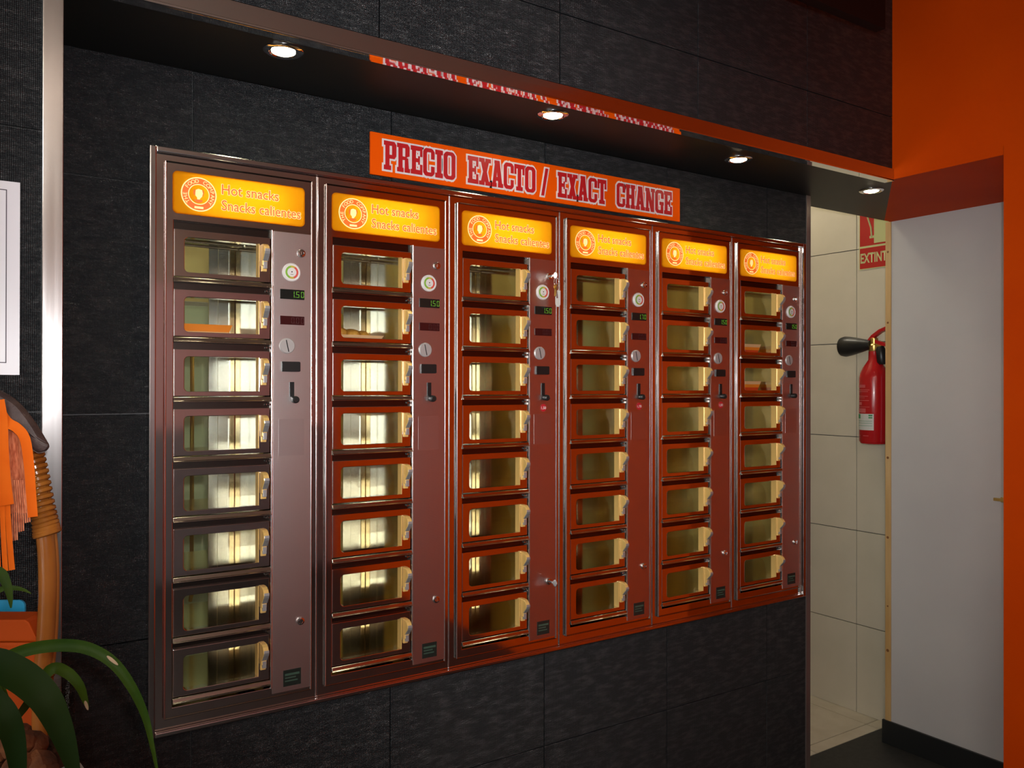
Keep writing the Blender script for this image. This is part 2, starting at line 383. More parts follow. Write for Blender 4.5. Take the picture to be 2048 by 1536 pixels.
# ------------------------------------------------------------------ the setting
FX0, FX1 = -0.091 * U, 5.986 * U              # surround, outer
FZ0, FZ1 = R(-2.088), R(1.424)
HOLE = (FX0 + .004, FX1 - .004, FZ0 + .004, FZ1 - .004)
NX1 = 2.338                                    # right end of the tiled niche wall
def tiled(parent, xs, zs, y, th, mat, hole=None, axis='y', gap=0.0022, bev=0.0012, jit=0.0):
    for i in range(len(xs) - 1):
        for j in range(len(zs) - 1):
            t = (xs[i] + gap / 2, xs[i + 1] - gap / 2, zs[j] + gap / 2, zs[j + 1] - gap / 2)
            rs = sub_rect(t, hole) if hole else [t]
            if not rs: continue
            mb = MB()
            for r in rs:
                cx, cz = (t[0] + t[1]) / 2, (t[2] + t[3]) / 2
                mb.box(r[0] - cx, r[1] - cx, 0, th, r[2] - cz, r[3] - cz)
            me = mb.mesh('tile', mat, bev if len(rs) == 1 else 0)
            o = link('tile', me, parent)
            d = random.uniform(-jit, jit)
            if axis == 'y': o.location = ((t[0] + t[1]) / 2, y + d, (t[2] + t[3]) / 2)
            else:                                # plane facing -X: run along Y
                o.location = (y + d, (t[0] + t[1]) / 2, (t[2] + t[3]) / 2); o.rotation_euler = (0, 0, -math.pi / 2)
def wall_boxes(name, rects, y0, y1, mat):
    mb = MB()
    for r in rects: mb.box(r[0], r[1], y0, y1, r[2], r[3])
    return struct(link(name, mb.mesh(name, mat)))

TH = 0.009
wn = wall_boxes('wall_niche', sub_rect((-0.25, 2.352, 0, SOFF), HOLE), NICHE_Y + TH, 0.13, 'grout_dark')
tiled(wn, [-0.24, 0.0638, 0.5768, 1.0889, 1.6002, 2.1105, NX1], [0.0, 0.5135, 1.0285, 1.5456, 2.0746, SOFF], NICHE_Y, TH, 'black_woven_tile', HOLE, jit=0.0003)
wfu = wall_boxes('wall_bulkhead', [(-0.265, WR, 2.36, ROOM_H)], FRONT_Y + TH, -0.01, 'grout_dark')
tiled(wfu, [-0.265, -0.112, 0.3937, 0.9010, 1.4045, 1.9087, WR], [2.392, 2.579, 3.094, ROOM_H], FRONT_Y, TH, 'black_woven_tile', jit=0.0003)
wfl = wall_boxes('wall_front_left', [(ROOM_L, -0.2335, 0, ROOM_H)], FRONT_Y + TH, 0.12, 'grout_dark')
tiled(wfl, [-1.627, -1.122, -0.617, -0.2655], [0.0, 0.546, 1.054, 1.562, 2.071, 2.579, 3.094, ROOM_H], FRONT_Y, TH, 'black_woven_tile', jit=0.0003)
# steel corner strip of the left pier, the steel edge of the bulkhead and the strip closing the niche wall
tr1 = struct(link('trim_1', MB().box(-0.2655, -0.2325, FRONT_Y - 0.003, FRONT_Y + 0.02, 0.0, ROOM_H).box(-0.2345, -0.2325, FRONT_Y + .02, -0.0, 0, ROOM_H).mesh('trim_1', 'brushed_steel', 0.0012)))
tr2 = struct(link('trim_2', MB().box(-0.2325, WR - .001, FRONT_Y - 0.006, FRONT_Y + 0.001, SOFF - 0.006, 2.392).box(-0.2325, WR - .001, FRONT_Y - 0.006, FRONT_Y + 0.030, SOFF - 0.006, SOFF - 0.001, 1).mesh('trim_2', ['brushed_steel_level', 'chrome'], 0.0008)))
tr3 = struct(link('trim_3', MB().box(NX1, 2.363, NICHE_Y - 0.004, 0.135, 0.0, SOFF).mesh('trim_3', 'strip_steel', 0.0012)))
# underside of the bulkhead, black up to a slanting line over the passage, orange beyond it
sof = struct(link('ceiling_bulkhead', MB().prism([(-0.2345, FRONT_Y), (WR, FRONT_Y), (3.04, 0.125), (-0.2345, 0.125)], 2, SOFF, SOFF + .03).mesh('s', 'black_soffit')))
sof2 = struct(link('ceiling_passage', MB().prism([(WR, FRONT_Y), (WR, -0.694), (XP, -0.409), (XP, 0.125), (3.04, 0.125)], 2, SOFF, SOFF + .03).mesh('s', 'orange_paint')))
lintel = struct(link('wall_lintel', MB().box(2.36, XP + .05, -0.0, 0.125, SOFF + .03, ROOM_H).mesh('l', 'black_soffit')))
# orange wall with the opening to the corridor
wr = struct(link('wall_right', MB().prism([(WR, ROOM_B), (XP + .06, ROOM_B), (XP + .06, -.41), (XP, -.41), (WR, -.695)], 2, 0, ROOM_H).box(WR, WR + .12, -0.695, FRONT_Y + .02, SOFF + .03, ROOM_H).mesh('wall_right', 'orange_paint')))
# white partition in the passage, its black skirting and raw pine edge
wp = struct(link('wall_partition', MB().box(XP, XP + .045, -.41, 0.122, 0.0, SOFF).mesh('wall_partition', 'white_board')))
struct(link('baseboard_partition', MB().box(XP - .012, XP, -.405, 0.160, 0.0, 0.105).mesh('b', 'skirting_black', 0.002)))
pe = struct(link('trim_4', MB().box(XP - .004, XP + .04, 0.1225, 0.149, 0.0, SOFF).mesh('trim_4', 'pine', 0.001)))
for z, r in ((0.93, .006), (0.42, .007), (1.29, .006), (1.90, .005), (2.22, .005), (0.62, .004)):
    link('wood_knot', MB().lathe((XP - .0042, 0.137, z), (1, 0, 0), [(r, 0), (r, .001)], 10).mesh('wood_knot', 'pine_knot'), pe)
# corridor tile wall (faces -X) and floors
wt = struct(link('wall_corridor', MB().box(XT + .008, XT + .1, -1.6, 2.2, 0, ROOM_H).mesh('wall_corridor', 'grout_grey')))
ys = [-0.497, -0.0335, 0.43, 0.8935, 1.357]
tiled(wt, [-y for y in reversed(ys)], [0.0, 0.436, 0.8985, 1.362, 1.8269, 2.290, 2.754, 3.2], XT, .008, 'cream_tile', axis='x', gap=0.0036)
for ch in wt.children: ch.location.y = -ch.location.y
struct(link('wall_corridor_end', MB().box(2.36, XT + .1, 2.2, 2.3, 0, ROOM_H).mesh('w', 'cream_tile')))
struct(link('wall_corridor_inner', MB().box(2.352, 2.40, 0.14, 2.2, 0, ROOM_H).mesh('w', 'cream_tile')))
fl = struct(link('floor', MB().box(ROOM_L, WR, ROOM_B, 0.02, -.05, 0).box(WR, XP + .2, ROOM_B + 3, 0.248, -.05, 0).mesh('floor', 'dark_floor')))
fc = struct(link('floor_corridor', MB().box(2.30, XT + .02, 0.2485, 2.2, -.05, -.003).mesh('floor_corridor', 'grout_grey')))
xs = [2.40, 2.735, 3.198, XT + .008]; yy = [0.2485, 0.3155, 0.72, 1.18, 1.65, 2.2]
for i in range(len(xs) - 1):
    for j in range(len(yy) - 1):
        w_, d_ = xs[i + 1] - xs[i] - .004, yy[j + 1] - yy[j] - .004
        o = link('tile', MB().box(-w_ / 2, w_ / 2, -d_ / 2, d_ / 2, 0, .004).mesh('tile', 'cream_floor', .0008), fc)
        o.location = ((xs[i] + xs[i + 1]) / 2, (yy[j] + yy[j + 1]) / 2, -.003)
struct(link('ceiling', MB().box(ROOM_L, XT + .1, ROOM_B, 2.3, ROOM_H, ROOM_H + .05).mesh('ceiling', 'ceiling_paint')))
# behind the camera: rear wall with a red band over grey panelling, window wall to the left
struct(link('wall_rear', MB().box(ROOM_L, WR + .1, ROOM_B - .1, ROOM_B, 0, ROOM_H).mesh('wall_rear', 'rear_plaster')))
struct(link('trim_5', MB().box(0.2, WR, ROOM_B, ROOM_B + .03, 1.25, 2.45).mesh('t', 'rear_red', .004)))
struct(link('trim_6', MB().box(ROOM_L, WR, ROOM_B, ROOM_B + .06, 0, 1.25).mesh('t', 'rear_grey', .004)))
wl = struct(link('wall_left', MB().box(ROOM_L - .1, ROOM_L, ROOM_B, -4.7, 0, ROOM_H).box(ROOM_L - .1, ROOM_L, -1.3, FRONT_Y + .2, 0, ROOM_H).box(ROOM_L - .1, ROOM_L, -4.7, -1.3, 0, .42).box(ROOM_L - .1, ROOM_L, -4.7, -1.3, 2.78, ROOM_H).mesh('wall_left', 'rear_plaster')))
wd = struct(link('window_1', MB().box(ROOM_L - .08, ROOM_L - .02, -4.7, -4.64, .42, 2.78).box(ROOM_L - .08, ROOM_L - .02, -1.36, -1.3, .42, 2.78).box(ROOM_L - .08, ROOM_L - .02, -3.03, -2.97, .42, 2.78).box(ROOM_L - .08, ROOM_L - .02, -4.7, -1.3, .42, .48).box(ROOM_L - .08, ROOM_L - .02, -4.7, -1.3, 2.72, 2.78).mesh('window_1', 'rear_grey')))
for y0, y1 in ((-4.64, -3.03), (-2.97, -1.36)):
    link('pane', MB().box(ROOM_L - .055, ROOM_L - .049, y0, y1, .48, 2.72).mesh('pane', 'glass'), wd)
# kitchen behind the machine
struct(link('wall_kitchen_back', MB().box(-1.0, 2.352, 1.9, 2.0, 0, ROOM_H).mesh('k', 'kitchen_wall')))
struct(link('wall_kitchen_left', MB().box(-1.1, -1.0, 0.12, 2.0, 0, ROOM_H).mesh('k', 'kitchen_wall')))
struct(link('floor_kitchen', MB().box(-1.0, 2.352, 0.02, 2.0, -.05, 0).mesh('k', 'kitchen_grey')))
for kx, kl in ((0.1, 'left'), (1.5, 'right')):
    t = thing('fluorescent_lamp', (kx, 0.75, ROOM_H), 'white fluorescent lamp in the kitchen behind the %smost vending cabinets' % kl, 'lamp', 'kitchen ceiling lamps')
    link('housing', MB().box(-.62, .62, -.05, .05, -.05, 0).mesh('housing', 'label_white', .004), t)
    link('tube', MB().tube([(-.6, 0, -.075), (.6, 0, -.075)], .016, 10).mesh('tube', 'kitchen_tube', smooth=True), t)
for lx, ly, lb in ((-0.55, -4.1, 'added square lamp brightening the shop, nearer the orange wall'), (-1.9, -3.4, 'added square lamp brightening the shop, nearer the window')):
    t = thing('fill_lamp', (lx, ly, ROOM_H), lb, 'lamp', 'added shop fill lamps')  # unseen lamps added to brighten the rear and orange walls and the ceiling
    link('rod', MB().tube([(0, 0, 0), (0, 0, -.33)], .012, 10).mesh('rod', 'chrome', smooth=True), t)
    link('diffuser', MB().box(-.27, .27, -.27, .27, -.42, -.33).mesh('diffuser', 'fill_glow', .02), t)
for cx_, lb in ((0.25, 'tall cabinet added for stripes behind the left vending cabinets'), (1.05, 'tall cabinet added for stripes behind the middle vending cabinets'), (1.8, 'tall cabinet added for stripes behind the right vending cabinets')):
    t = thing('stripe_cabinet', (cx_, 1.65, 0), lb, 'cabinet', 'added stripe cabinets')  # cabinets and brass pulls added to give vertical stripes in the compartments
    link('body', MB().box(-.28, .28, -.2, .2, .08, 1.95).mesh('body', 'kitchen_grey', .004), t)
    doors = ((-.278, -.088, 'kitchen_gold'), (-.085, .085, 'kitchen_brown'), (.088, .192, 'kitchen_green'), (.195, .278, 'kitchen_gold')) if cx_ < .5 else ((-.278, -.002, 'kitchen_gold'), (.002, .278, 'kitchen_brown'))  # door colours picked for the gold, brown and green bands behind the panes
    for x0_, x1_, mt_ in doors:
        d = link('door', MB().box(x0_, x1_, -.222, -.202, .10, 1.93).mesh('door', mt_, .003), t); hx = x0_ + .025
        link('handle', MB().tube([(hx, -.222, .75), (hx, -.245, .78), (hx, -.245, 1.75), (hx, -.222, 1.78)], .008, 8).mesh('handle', 'brass', smooth=True), d)
    link('plinth', MB().box(-.26, .26, -.17, .18, 0, .08).mesh('plinth', 'black_plastic'), t)
for px_, py_, pn_ in ((0.60, 1.05, 'leftmost'), (0.74, 1.12, 'second from left'), (0.98, 1.0, 'third from left'), (1.22, 1.1, 'rightmost')):
    t = thing('stripe_pipe', (px_, py_, 0), 'brass pipe added for golden stripes behind the cabinets, %s of four' % pn_, 'pipe', 'added stripe pipes')  # pipes added so their reflections draw golden stripes in the liners
    link('pipe', MB().tube([(0, 0, 0), (0, 0, ROOM_H - .002)], .022, 14).mesh('pipe', 'pipe_brass', smooth=True), t)
    for cz_ in (.6, 1.45, 2.3): link('collar', MB().lathe((0, 0, cz_), (0, 0, 1), [(.027, 0), (.027, .03)], 14).mesh('collar', 'brass', smooth=True), t)
t = thing('corridor_fill', (2.85, 0.85, ROOM_H), 'added round lamp brightening the corridor beyond the passage', 'lamp')  # unseen lamp added to brighten the corridor tiles
link('housing', MB().lathe((0, 0, 0), (0, 0, -1), [(.17, 0), (.17, .03), (.16, .04)], 28).mesh('housing', 'label_white', smooth=True), t)
link('diffuser', MB().lathe((0, 0, -.0405), (0, 0, -1), [(.155, 0), (.14, .025), (.08, .045), (.01, .05)], 28).mesh('diffuser', 'corridor_fill_glow', smooth=True), t)
# dark beam under the shop ceiling
struct(link('trim_7', MB().box(-0.3, 1.845, -0.63, -0.60, 2.651, ROOM_H).mesh('beam', 'beam_maroon', .002)))

# ------------------------------------------------------------------ downlights
spot_names = ['leftmost of four round downlights under the black bulkhead', 'second round downlight from the left, above the orange sign',
              'third round downlight from the left under the bulkhead', 'rightmost round downlight, next to the orange wall']
for i, x in enumerate((0.205, 0.957, 1.722, 2.474)):
    y = (-0.222, -0.207, -0.190, -0.178)[i]
    t = thing('recessed_downlight', (x, y, SOFF), spot_names[i], 'lamp', 'downlights in the bulkhead')
    link('bezel', MB().lathe((0, 0, 0), (0, 0, -1), [(.030, -.01), (.044, -.01), (.044, .002), (.040, .005), (.032, .005), (.030, .002)], 28).mesh('bezel', 'chrome', smooth=True), t)
    link('bulb', MB().lathe((0, 0, 0), (0, 0, -1), [(.002, .008), (.018, .0075), (.026, .004), (.028, -.004)], 24).mesh('bulb', 'lamp_glow', smooth=True), t)
    l = bpy.data.lights.new('downlight_beam', 'SPOT'); l.energy = 1.6; l.spot_size = math.radians(100); l.spot_blend = 0.9; l.color = (1.0, 0.85, 0.55); l.shadow_soft_size = .02
    lo = bpy.data.objects.new('downlight_beam', l); COL.objects.link(lo); lo.parent = t; lo.location = (0, 0, -.012)

# ------------------------------------------------------------------ steel surround of the vending wall
SUR = thing('steel_surround', (0, 0, FZ0), 'brushed steel surround framing the whole vending wall', 'frame')
IX0, IX1, IZ0, IZ1 = -0.053 * U, 5.947 * U, R(-2.06), R(1.39)
for x0, x1, z0, z1, mt in ((FX0, IX0, FZ0, FZ1, 'brushed_steel'), (IX1, FX1, FZ0, FZ1, 'brushed_steel'), (IX0, IX1, IZ1, FZ1, 'brushed_steel_level'), (IX0, IX1, FZ0, IZ0, 'brushed_steel_level')):
    link('frame_bar', MB().box(x0, x1, -0.016, 0.03, z0 - FZ0, z1 - FZ0).mesh('frame_bar', mt, 0.0025), SUR)

# ------------------------------------------------------------------ vending units
ZB = R(-2.06)
def zz(r): return (r + 2.06) * U
ROW0, PITCH, DH = 0.945, 0.3621, 0.2854
M = {}
M['frame'] = ring_mesh('cabinet_frame', [(-.0528 * U, zz(-2.059)), (.9468 * U, zz(-2.059)), (.9468 * U, zz(1.389)), (-.0528 * U, zz(1.389))],
                       [(0, zz(-1.995)), (.9014 * U, zz(-1.995)), (.9014 * U, zz(1.345)), (0, zz(1.345))], -.002, .02, 'polished_steel', .0012)
M['casing'] = MB().box(-.050 * U, -.046 * U, .02, .31, zz(-2.04), zz(1.37)).box(.940 * U, .944 * U, .02, .31, zz(-2.04), zz(1.37)).box(-.046 * U, .940 * U, .02, .31, zz(1.36), zz(1.37)).box(-.046 * U, .940 * U, .02, .31, zz(-2.04), zz(-2.03)).box(.64 * U, .94 * U, .29, .31, zz(-2.03), zz(1.36)).mesh('casing', 'rail_steel')
SX0, SX1, SZ0, SZ1 = .0433 * U, .850 * U, zz(1.041), zz(1.290)
M['door_panel'] = ring_mesh('door_panel', [(.002 * U, zz(-1.992)), (.899 * U, zz(-1.992)), (.899 * U, zz(1.342)), (.002 * U, zz(1.342))],
                            [[(.046 * U, zz(-1.932)), (.637 * U, zz(-1.932)), (.637 * U, zz(.995)), (.046 * U, zz(.995))],
                             rrect(SX0 + .002, SX1 - .002, SZ0 + .002, SZ1 - .002, .009)], -.008, .012, 'polished_steel', .0012)
M['control'] = MB().box(.6465 * U, .8970 * U, -.0098, -.0075, zz(-1.972), zz(.992)).mesh('control_panel', 'embossed_steel', .0006)
def bead(r, z0, z1): return MB().tube([(0, 0, z0), (0, 0, z1)], r, 8).mesh('edge_strip', 'bead_steel', smooth=True)
M['bead'] = bead(.0021, zz(-1.992), zz(1.342)); M['bead2'] = bead(.0018, zz(-2.055), zz(1.385)); M['bead3'] = bead(.0030, zz(-1.935), zz(.995))
M['hbead'] = MB().tube([(.003 * U, 0, 0), (.899 * U, 0, 0)], .0020, 8).mesh('edge_strip', 'rail_steel', smooth=True)
# lightbox
M['sheet'] = MB().poly([(p[0], -.0095, p[1]) for p in rrect(SX0, SX1, SZ0, SZ1, .010, 6)], [tuple(range(28))]).mesh('sheet', 'yellow_sheet')
M['rim'] = ring_mesh('rim', rrect(SX0 - .0012, SX1 + .0012, SZ0 - .0012, SZ1 + .0012, .011, 6), rrect(SX0, SX1, SZ0, SZ1, .010, 6), -.0102, -.0075, 'yellow_sheet')
hb = MB()
for a in ((SX0, SX1, .058, .062, SZ0, SZ1), (SX0 - .002, SX0 + .001, .0125, .06, SZ0, SZ1), (SX1 - .001, SX1 + .002, .0125, .06, SZ0, SZ1), (SX0, SX1, .0125, .06, SZ0 - .002, SZ0 + .001), (SX0, SX1, .0125, .06, SZ1 - .001, SZ1 + .002)): hb.box(*a)
M['boxback'] = hb.mesh('housing', 'label_white')
zt = SZ0 + (SZ1 - SZ0) * .56
M['tube'] = MB().tube([(SX0 + .055, .034, zt), (SX1 - .035, .034, zt)], .006, 10).mesh('tube', 'tube_glow', smooth=True)
LX, LZ = .190 * U, zz(1.166)
def disc(mb, cx, cz, r0, r1, y, n=40, mi=0, a0=0.0, a1=2 * math.pi):
    full = abs(a1 - a0 - 2 * math.pi) < 1e-6
    k = n if full else n + 1
    o = [(cx + r1 * math.cos(a0 + (a1 - a0) * i / n), y, cz + r1 * math.sin(a0 + (a1 - a0) * i / n)) for i in range(k)]
    if r0 <= 0: return mb.poly(o, [tuple(range(k))], mi)
    q = [(cx + r0 * math.cos(a0 + (a1 - a0) * i / n), y, cz + r0 * math.sin(a0 + (a1 - a0) * i / n)) for i in range(k)]
    return mb.poly(o + q, [(i, (i + 1) % k, (i + 1) % k + k, i + k) for i in range(n)], mi)
lg = MB(); disc(lg, LX, LZ, .0375, .0402, -.0100); disc(lg, LX, LZ, .0242, .0375, -.0100, mi=1); disc(lg, LX, LZ, .0222, .0242, -.0100)
# small head above a red collar inside the ring
lg.poly([(LX + a * .001, -.0101, LZ + b * .001) for a, b in ((-8, 3), (-7, 10), (-1, 13), (7, 11), (9, 3), (7, -5), (3, -9), (2, -12), (-4, -12), (-4, -8), (-8, -3))], [tuple(range(11))], 0)
lg.poly([(LX + a * .001, -.0101, LZ + b * .001) for a, b in ((-11, -13), (-4, -12.2), (2, -12.2), (9, -13), (6, -18), (-2, -20), (-8, -18))], [tuple(range(7))], 1)
lg.poly([(LX + a * .001, -.0101, LZ + b * .001) for a, b in ((-8.2, 3), (-7.2, 10), (-10, 12), (-13, 5), (-12, -2), (-8.2, -3))], [tuple(range(6))], 1)
lg.poly([(LX + a * .001, -.0101, LZ + b * .001) for a, b in ((9.2, 3), (7.2, 11), (10, 11), (12, 5), (10, -2), (7.4, -5))], [tuple(range(6))], 1)
M['logo'] = lg.mesh('logo', ['print_cream', 'print_red'])
def join_meshes(name, items):
    bm = bmesh.new(); mats = []
    for me, mx in items:
        for m in me.materials:
            if m not in mats: mats.append(m)
        t = bmesh.new(); t.from_mesh(me); t.transform(mx)
        tmp = bpy.data.meshes.new('t'); t.to_mesh(tmp); t.free()
        n0 = len(bm.faces); bm.from_mesh(tmp); bm.faces.ensure_lookup_table()
        k = mats.index(me.materials[0])
        for f in bm.faces[n0:]: f.material_index = k
    out = bpy.data.meshes.new(name); bm.to_mesh(out); bm.free()
    for m in mats: out.materials.append(m)
    return out
its = []
s = 'THE FOOD COMPANY'
for i, ch in enumerate(s):
    if ch == ' ': continue
    a = math.radians(216 - i * (252 / (len(s) - 1)))
    g = text_mesh('g', ch, .0125, 'print_cream', align='CENTER', extrude=0)
    its.append((g, Matrix.Translation((LX + .0268 * math.cos(a), -.0102, LZ + .0268 * math.sin(a))) @ Matrix.Rotation(-(a - math.pi / 2), 4, 'Y')))
b_ = MB().box(LX - .010, LX + .010, -.0103, -.0102, LZ - .0335, LZ - .0285).mesh('b', 'print_cream')
its.append((b_, Matrix.Identity(4)))
M['logo_text'] = join_meshes('ring_lettering', its)
def fit_text(name, body, size, mat, width, x, y, z, **kw):
    me = text_mesh(name, body, size, mat, **kw)
    xs_ = [v.co.x for v in me.vertices]; w = max(xs_) - min(xs_)
    me.transform(Matrix.Translation((x, y, z)) @ Matrix.Diagonal((width / w, 1, 1, 1)) @ Matrix.Translation((-min(xs_), 0, 0)))
    return me
M['l1'] = join_meshes('lettering', [(fit_text('a', 'Hot snacks', .034, 'print_cream', .1395, .322 * U, -.0099, zz(1.186), offset=.0013, extrude=0), Matrix.Identity(4)),
                                  (fit_text('a', 'Hot snacks', .034, 'print_red', .1370, .325 * U, -.0102, zz(1.186), offset=.0003, extrude=0), Matrix.Identity(4))])
M['l2'] = join_meshes('lettering', [(fit_text('a', 'Snacks calientes', .034, 'print_cream', .1950, .322 * U, -.0099, zz(1.088), offset=.0013, extrude=0), Matrix.Identity(4)),
                                  (fit_text('a', 'Snacks calientes', .034, 'print_red', .1925, .325 * U, -.0102, zz(1.088), offset=.0003, extrude=0), Matrix.Identity(4))])
# one compartment row; z = 0 at the top of the door
WX0, WX1, WZ0, WZ1 = .110 * U, .560 * U, -.256 * U, -.045 * U
M['door'] = ring_mesh('door', [(.0525 * U, -DH * U), (.630 * U, -DH * U), (.630 * U, 0), (.0525 * U, 0)], rrect(WX0, WX1, WZ0, WZ1, .010, 5, (1, 0, 0, 1)), -.006, .016, 'polished_steel', .0011)
M['pane'] = MB().box(WX0 - .004, WX1 + .004, .0165, .0195, WZ0 - .004, WZ1 + .004).mesh('glass_pane', 'glass')
M['door_bead'] = MB().box(.0495 * U, .0532 * U, -.0066, .0, -DH * U, 0).mesh('edge_strip', 'bead_steel', .0006)
M['jamb'] = MB().box(WX1 - .0012, WX1 + .0006, -.0068, .0165, WZ0, WZ1).mesh('jamb_strip', 'handle_warm_light', .0004)
prof = [(-.004, WZ1), (-.020, WZ1 - .001), (-.029, WZ1 - .006), (-.0335, WZ1 - .013), (-.034, WZ1 - .019), (-.031, WZ1 - .025), (-.024, WZ1 - .032), (-.0165, WZ1 - .041), (-.0165, WZ1 - .052), (-.0105, WZ1 - .053), (-.0105, WZ1 - .066), (-.004, WZ1 - .067)]
M['handle'] = MB().prism(prof, 0, .572 * U, .606 * U).mesh('handle', 'handle_warm_light', .0014)
M['grip'] = MB().prism([(-.0346, WZ1 - .013), (-.0352, WZ1 - .019), (-.0322, WZ1 - .0255), (-.0250, WZ1 - .033), (-.0175, WZ1 - .0415), (-.0160, WZ1 - .040), (-.0235, WZ1 - .0315), (-.0305, WZ1 - .0245), (-.0335, WZ1 - .019), (-.0330, WZ1 - .013)], 0, .5755 * U, .608 * U).mesh('grip', 'handle_grey', .0006)
M['block'] = MB().box(.579 * U, .603 * U, -.0185, -.0095, WZ1 - .060, WZ1 - .043).mesh('latch_block', 'handle_grey', .0008)
lp = [(-.0085, -.2895 * U), (-.0100, -.2925 * U), (-.0125, -.3125 * U), (-.0150, -.3160 * U), (-.0150, -.3205 * U), (.012, -.3235 * U), (.012, -.288 * U)]
M['lip'] = MB().prism(lp, 0, .047 * U, .636 * U).mesh('shelf_lip', 'lip_steel', .0006)
M['shelf'] = MB().box(.05 * U, .606 * U, .012, .290, -.300 * U, -.290 * U).mesh('shelf', 'liner_steel')
M['gapbar'] = MB().box(.046 * U, .637 * U, .003, .012, -.372 * U, -.3215 * U).mesh('recess_bar', 'gap_shade')
M['gaptop'] = MB().box(.046 * U, .637 * U, .003, .012, 0.0, .050 * U).mesh('recess_bar', 'gap_shade')
M['pins'] = MB().lathe((.610 * U, -.001, -.340 * U), (0, -1, 0), [(.0030, -.006), (.0030, .002), (.0018, .0036)], 10).lathe((.628 * U, -.001, -.340 * U), (0, -1, 0), [(.0030, -.006), (.0030, .002), (.0018, .0036)], 10).mesh('hinge_pin', 'chrome', smooth=True)
M['back_pane'] = MB().box(.05 * U, .432 * U, .290, .294, -.300 * U, .055 * U).mesh('back_pane', 'back_glass')
# full-height inner parts
M['linerL'] = MB().box(.046 * U, .050 * U, .012, .300, zz(-1.93), zz(.99)).mesh('liner_panel', 'liner_steel')
M['linerR'] = MB().box(.606 * U, .612 * U, .016, .300, zz(-1.93), zz(.99)).mesh('liner_panel', 'liner_steel')
M['band1'] = MB().box(.432 * U, .493 * U, .289, .296, zz(-1.93), zz(.99)).mesh('back_panel', 'back_steel')
M['band2'] = MB().box(.496 * U, .566 * U, .291, .298, zz(-1.93), zz(.99)).mesh('back_panel', 'back_steel')
M['post'] = MB().box(.566 * U, .606 * U, .278, .298, zz(-1.93), zz(.99)).mesh('corner_post', 'liner_steel', .002)
M['roof'] = MB().box(.05 * U, .606 * U, .012, .30, zz(.985), zz(.992)).mesh('compartment_roof', 'liner_steel')
M['heat'] = MB().tube([(.055 * U, 0, 0), (.60 * U, 0, 0)], .004, 8).mesh('heating_bar', 'bead_steel', smooth=True)
# control fittings (all on the y = -.0098 face)
CY = -.0098
M['lock'] = MB().lathe((0, CY, 0), (0, -1, 0), [(.0105, -.001), (.0105, .003), (.0088, .0055), (.0060, .0060), (.0055, .0045)], 20).box(-.0008, .0008, CY - .0066, CY - .004, -.004, .004).mesh('lock', 'chrome', smooth=True)
dl = MB(); dl.lathe((0, CY, 0), (0, -1, 0), [(.0228, -.001), (.0228, .003), (.0205, .005), (.0200, .0042)], 32)
dl2 = MB()
for k, (a0, a1) in enumerate(((100, 250), (250, 290), (-70, 60), (60, 100))): disc(dl2, 0, 0, .0115, .0165, CY - .0046, 14, k, math.radians(a0), math.radians(a1))
M['dial'] = dl.mesh('dial', 'dial_white', smooth=True); M['dial_ring'] = dl2.mesh('dial_scale', ['dial_green', 'dial_yellow', 'dial_red', 'dial_yellow'])
M['needle'] = MB().box(-.0035, .0035, CY - .0052, CY - .0046, -.0062, -.0052).lathe((0, CY - .0044, .001), (0, -1, 0), [(.0016, 0), (.0016, .001)], 10).mesh('needle', 'display_red')
DWX = (.690 * U, .851 * U)
M['disp'] = MB().box(*DWX, CY - .0025, CY + .002, -.0122, .0122).mesh('display', 'display_glass', .0012)
M['disp2'] = MB().box(*DWX, CY - .0025, CY + .002, -.0108, .0108).mesh('display', 'display_red', .0012)
SEG = {'0': 'abcdef', '1': 'bc', '5': 'acdfg', '7': 'abc'}
def digits(name, txt, mat, x1):
    mb = MB(); w, h, t, sl = .0072, .0074, .0011, .0
    for k, ch in enumerate(reversed(txt)):
        x = x1 - k * .0122 - w
        for sg in SEG[ch]:
            b = dict(a=(x, x + w, h - t, h), d=(x, x + w, -h, -h + t), g=(x, x + w, -t / 2, t / 2), b=(x + w - t, x + w, 0.0008, h), c=(x + w - t, x + w, -h, -.0008), f=(x, x + t, .0008, h), e=(x, x + t, -h, -.0008))[sg]
            mb.box(b[0], b[1], CY - .0031, CY - .0024, b[2], b[3])
    mb.box(x1 - 2 * .0122 + .0016, x1 - 2 * .0122 + .0030, CY - .0031, CY - .0024, -h, -h + .0014)
    return mb.mesh(name, mat)
M['150'] = digits('digits', '150', 'led_green', .846 * U); M['170'] = digits('digits', '170', 'led_green', .846 * U); M['off'] = digits('digits', '000', 'led_off', .846 * U)
M['coin'] = MB().lathe((0, CY, 0), (0, -1, 0), [(.0195, -.001), (.0195, .0022), (.0175, .0038)], 32).mesh('coin_knob', 'knob_grey', smooth=True)
M['slot'] = MB().prism([(-.0044, .0145), (-.0020, .0148), (.0044, -.0145), (.0020, -.0148)], 1, CY - .0044, CY - .003).mesh('coin_slot', 'black_plastic')
M['note'] = MB().prism(rrect(.700 * U, .822 * U, -.0125, .0125, .003, 3, (0, 1, 1, 0)), 1, CY - .006, CY + .001).mesh('return_flap', 'black_plastic', .0008)
M['lever'] = MB().box(.753 * U, .784 * U, CY - .003, CY + .001, -.0205, .0165).mesh('lever_slot', 'black_plastic', .0008)
M['leverk'] = MB().lathe((.783 * U, CY - .002, -.0275), (0, -1, 0), [(.0085, 0), (.0092, .010), (.0086, .016), (.0060, .018)], 16).mesh('lever_knob', 'black_plastic', smooth=True)
M['sticker'] = MB().box(.684 * U, .851 * U, CY - .0004, CY + .0005, zz(-.452), zz(-.216)).mesh('clear_label', 'sticker_clear')
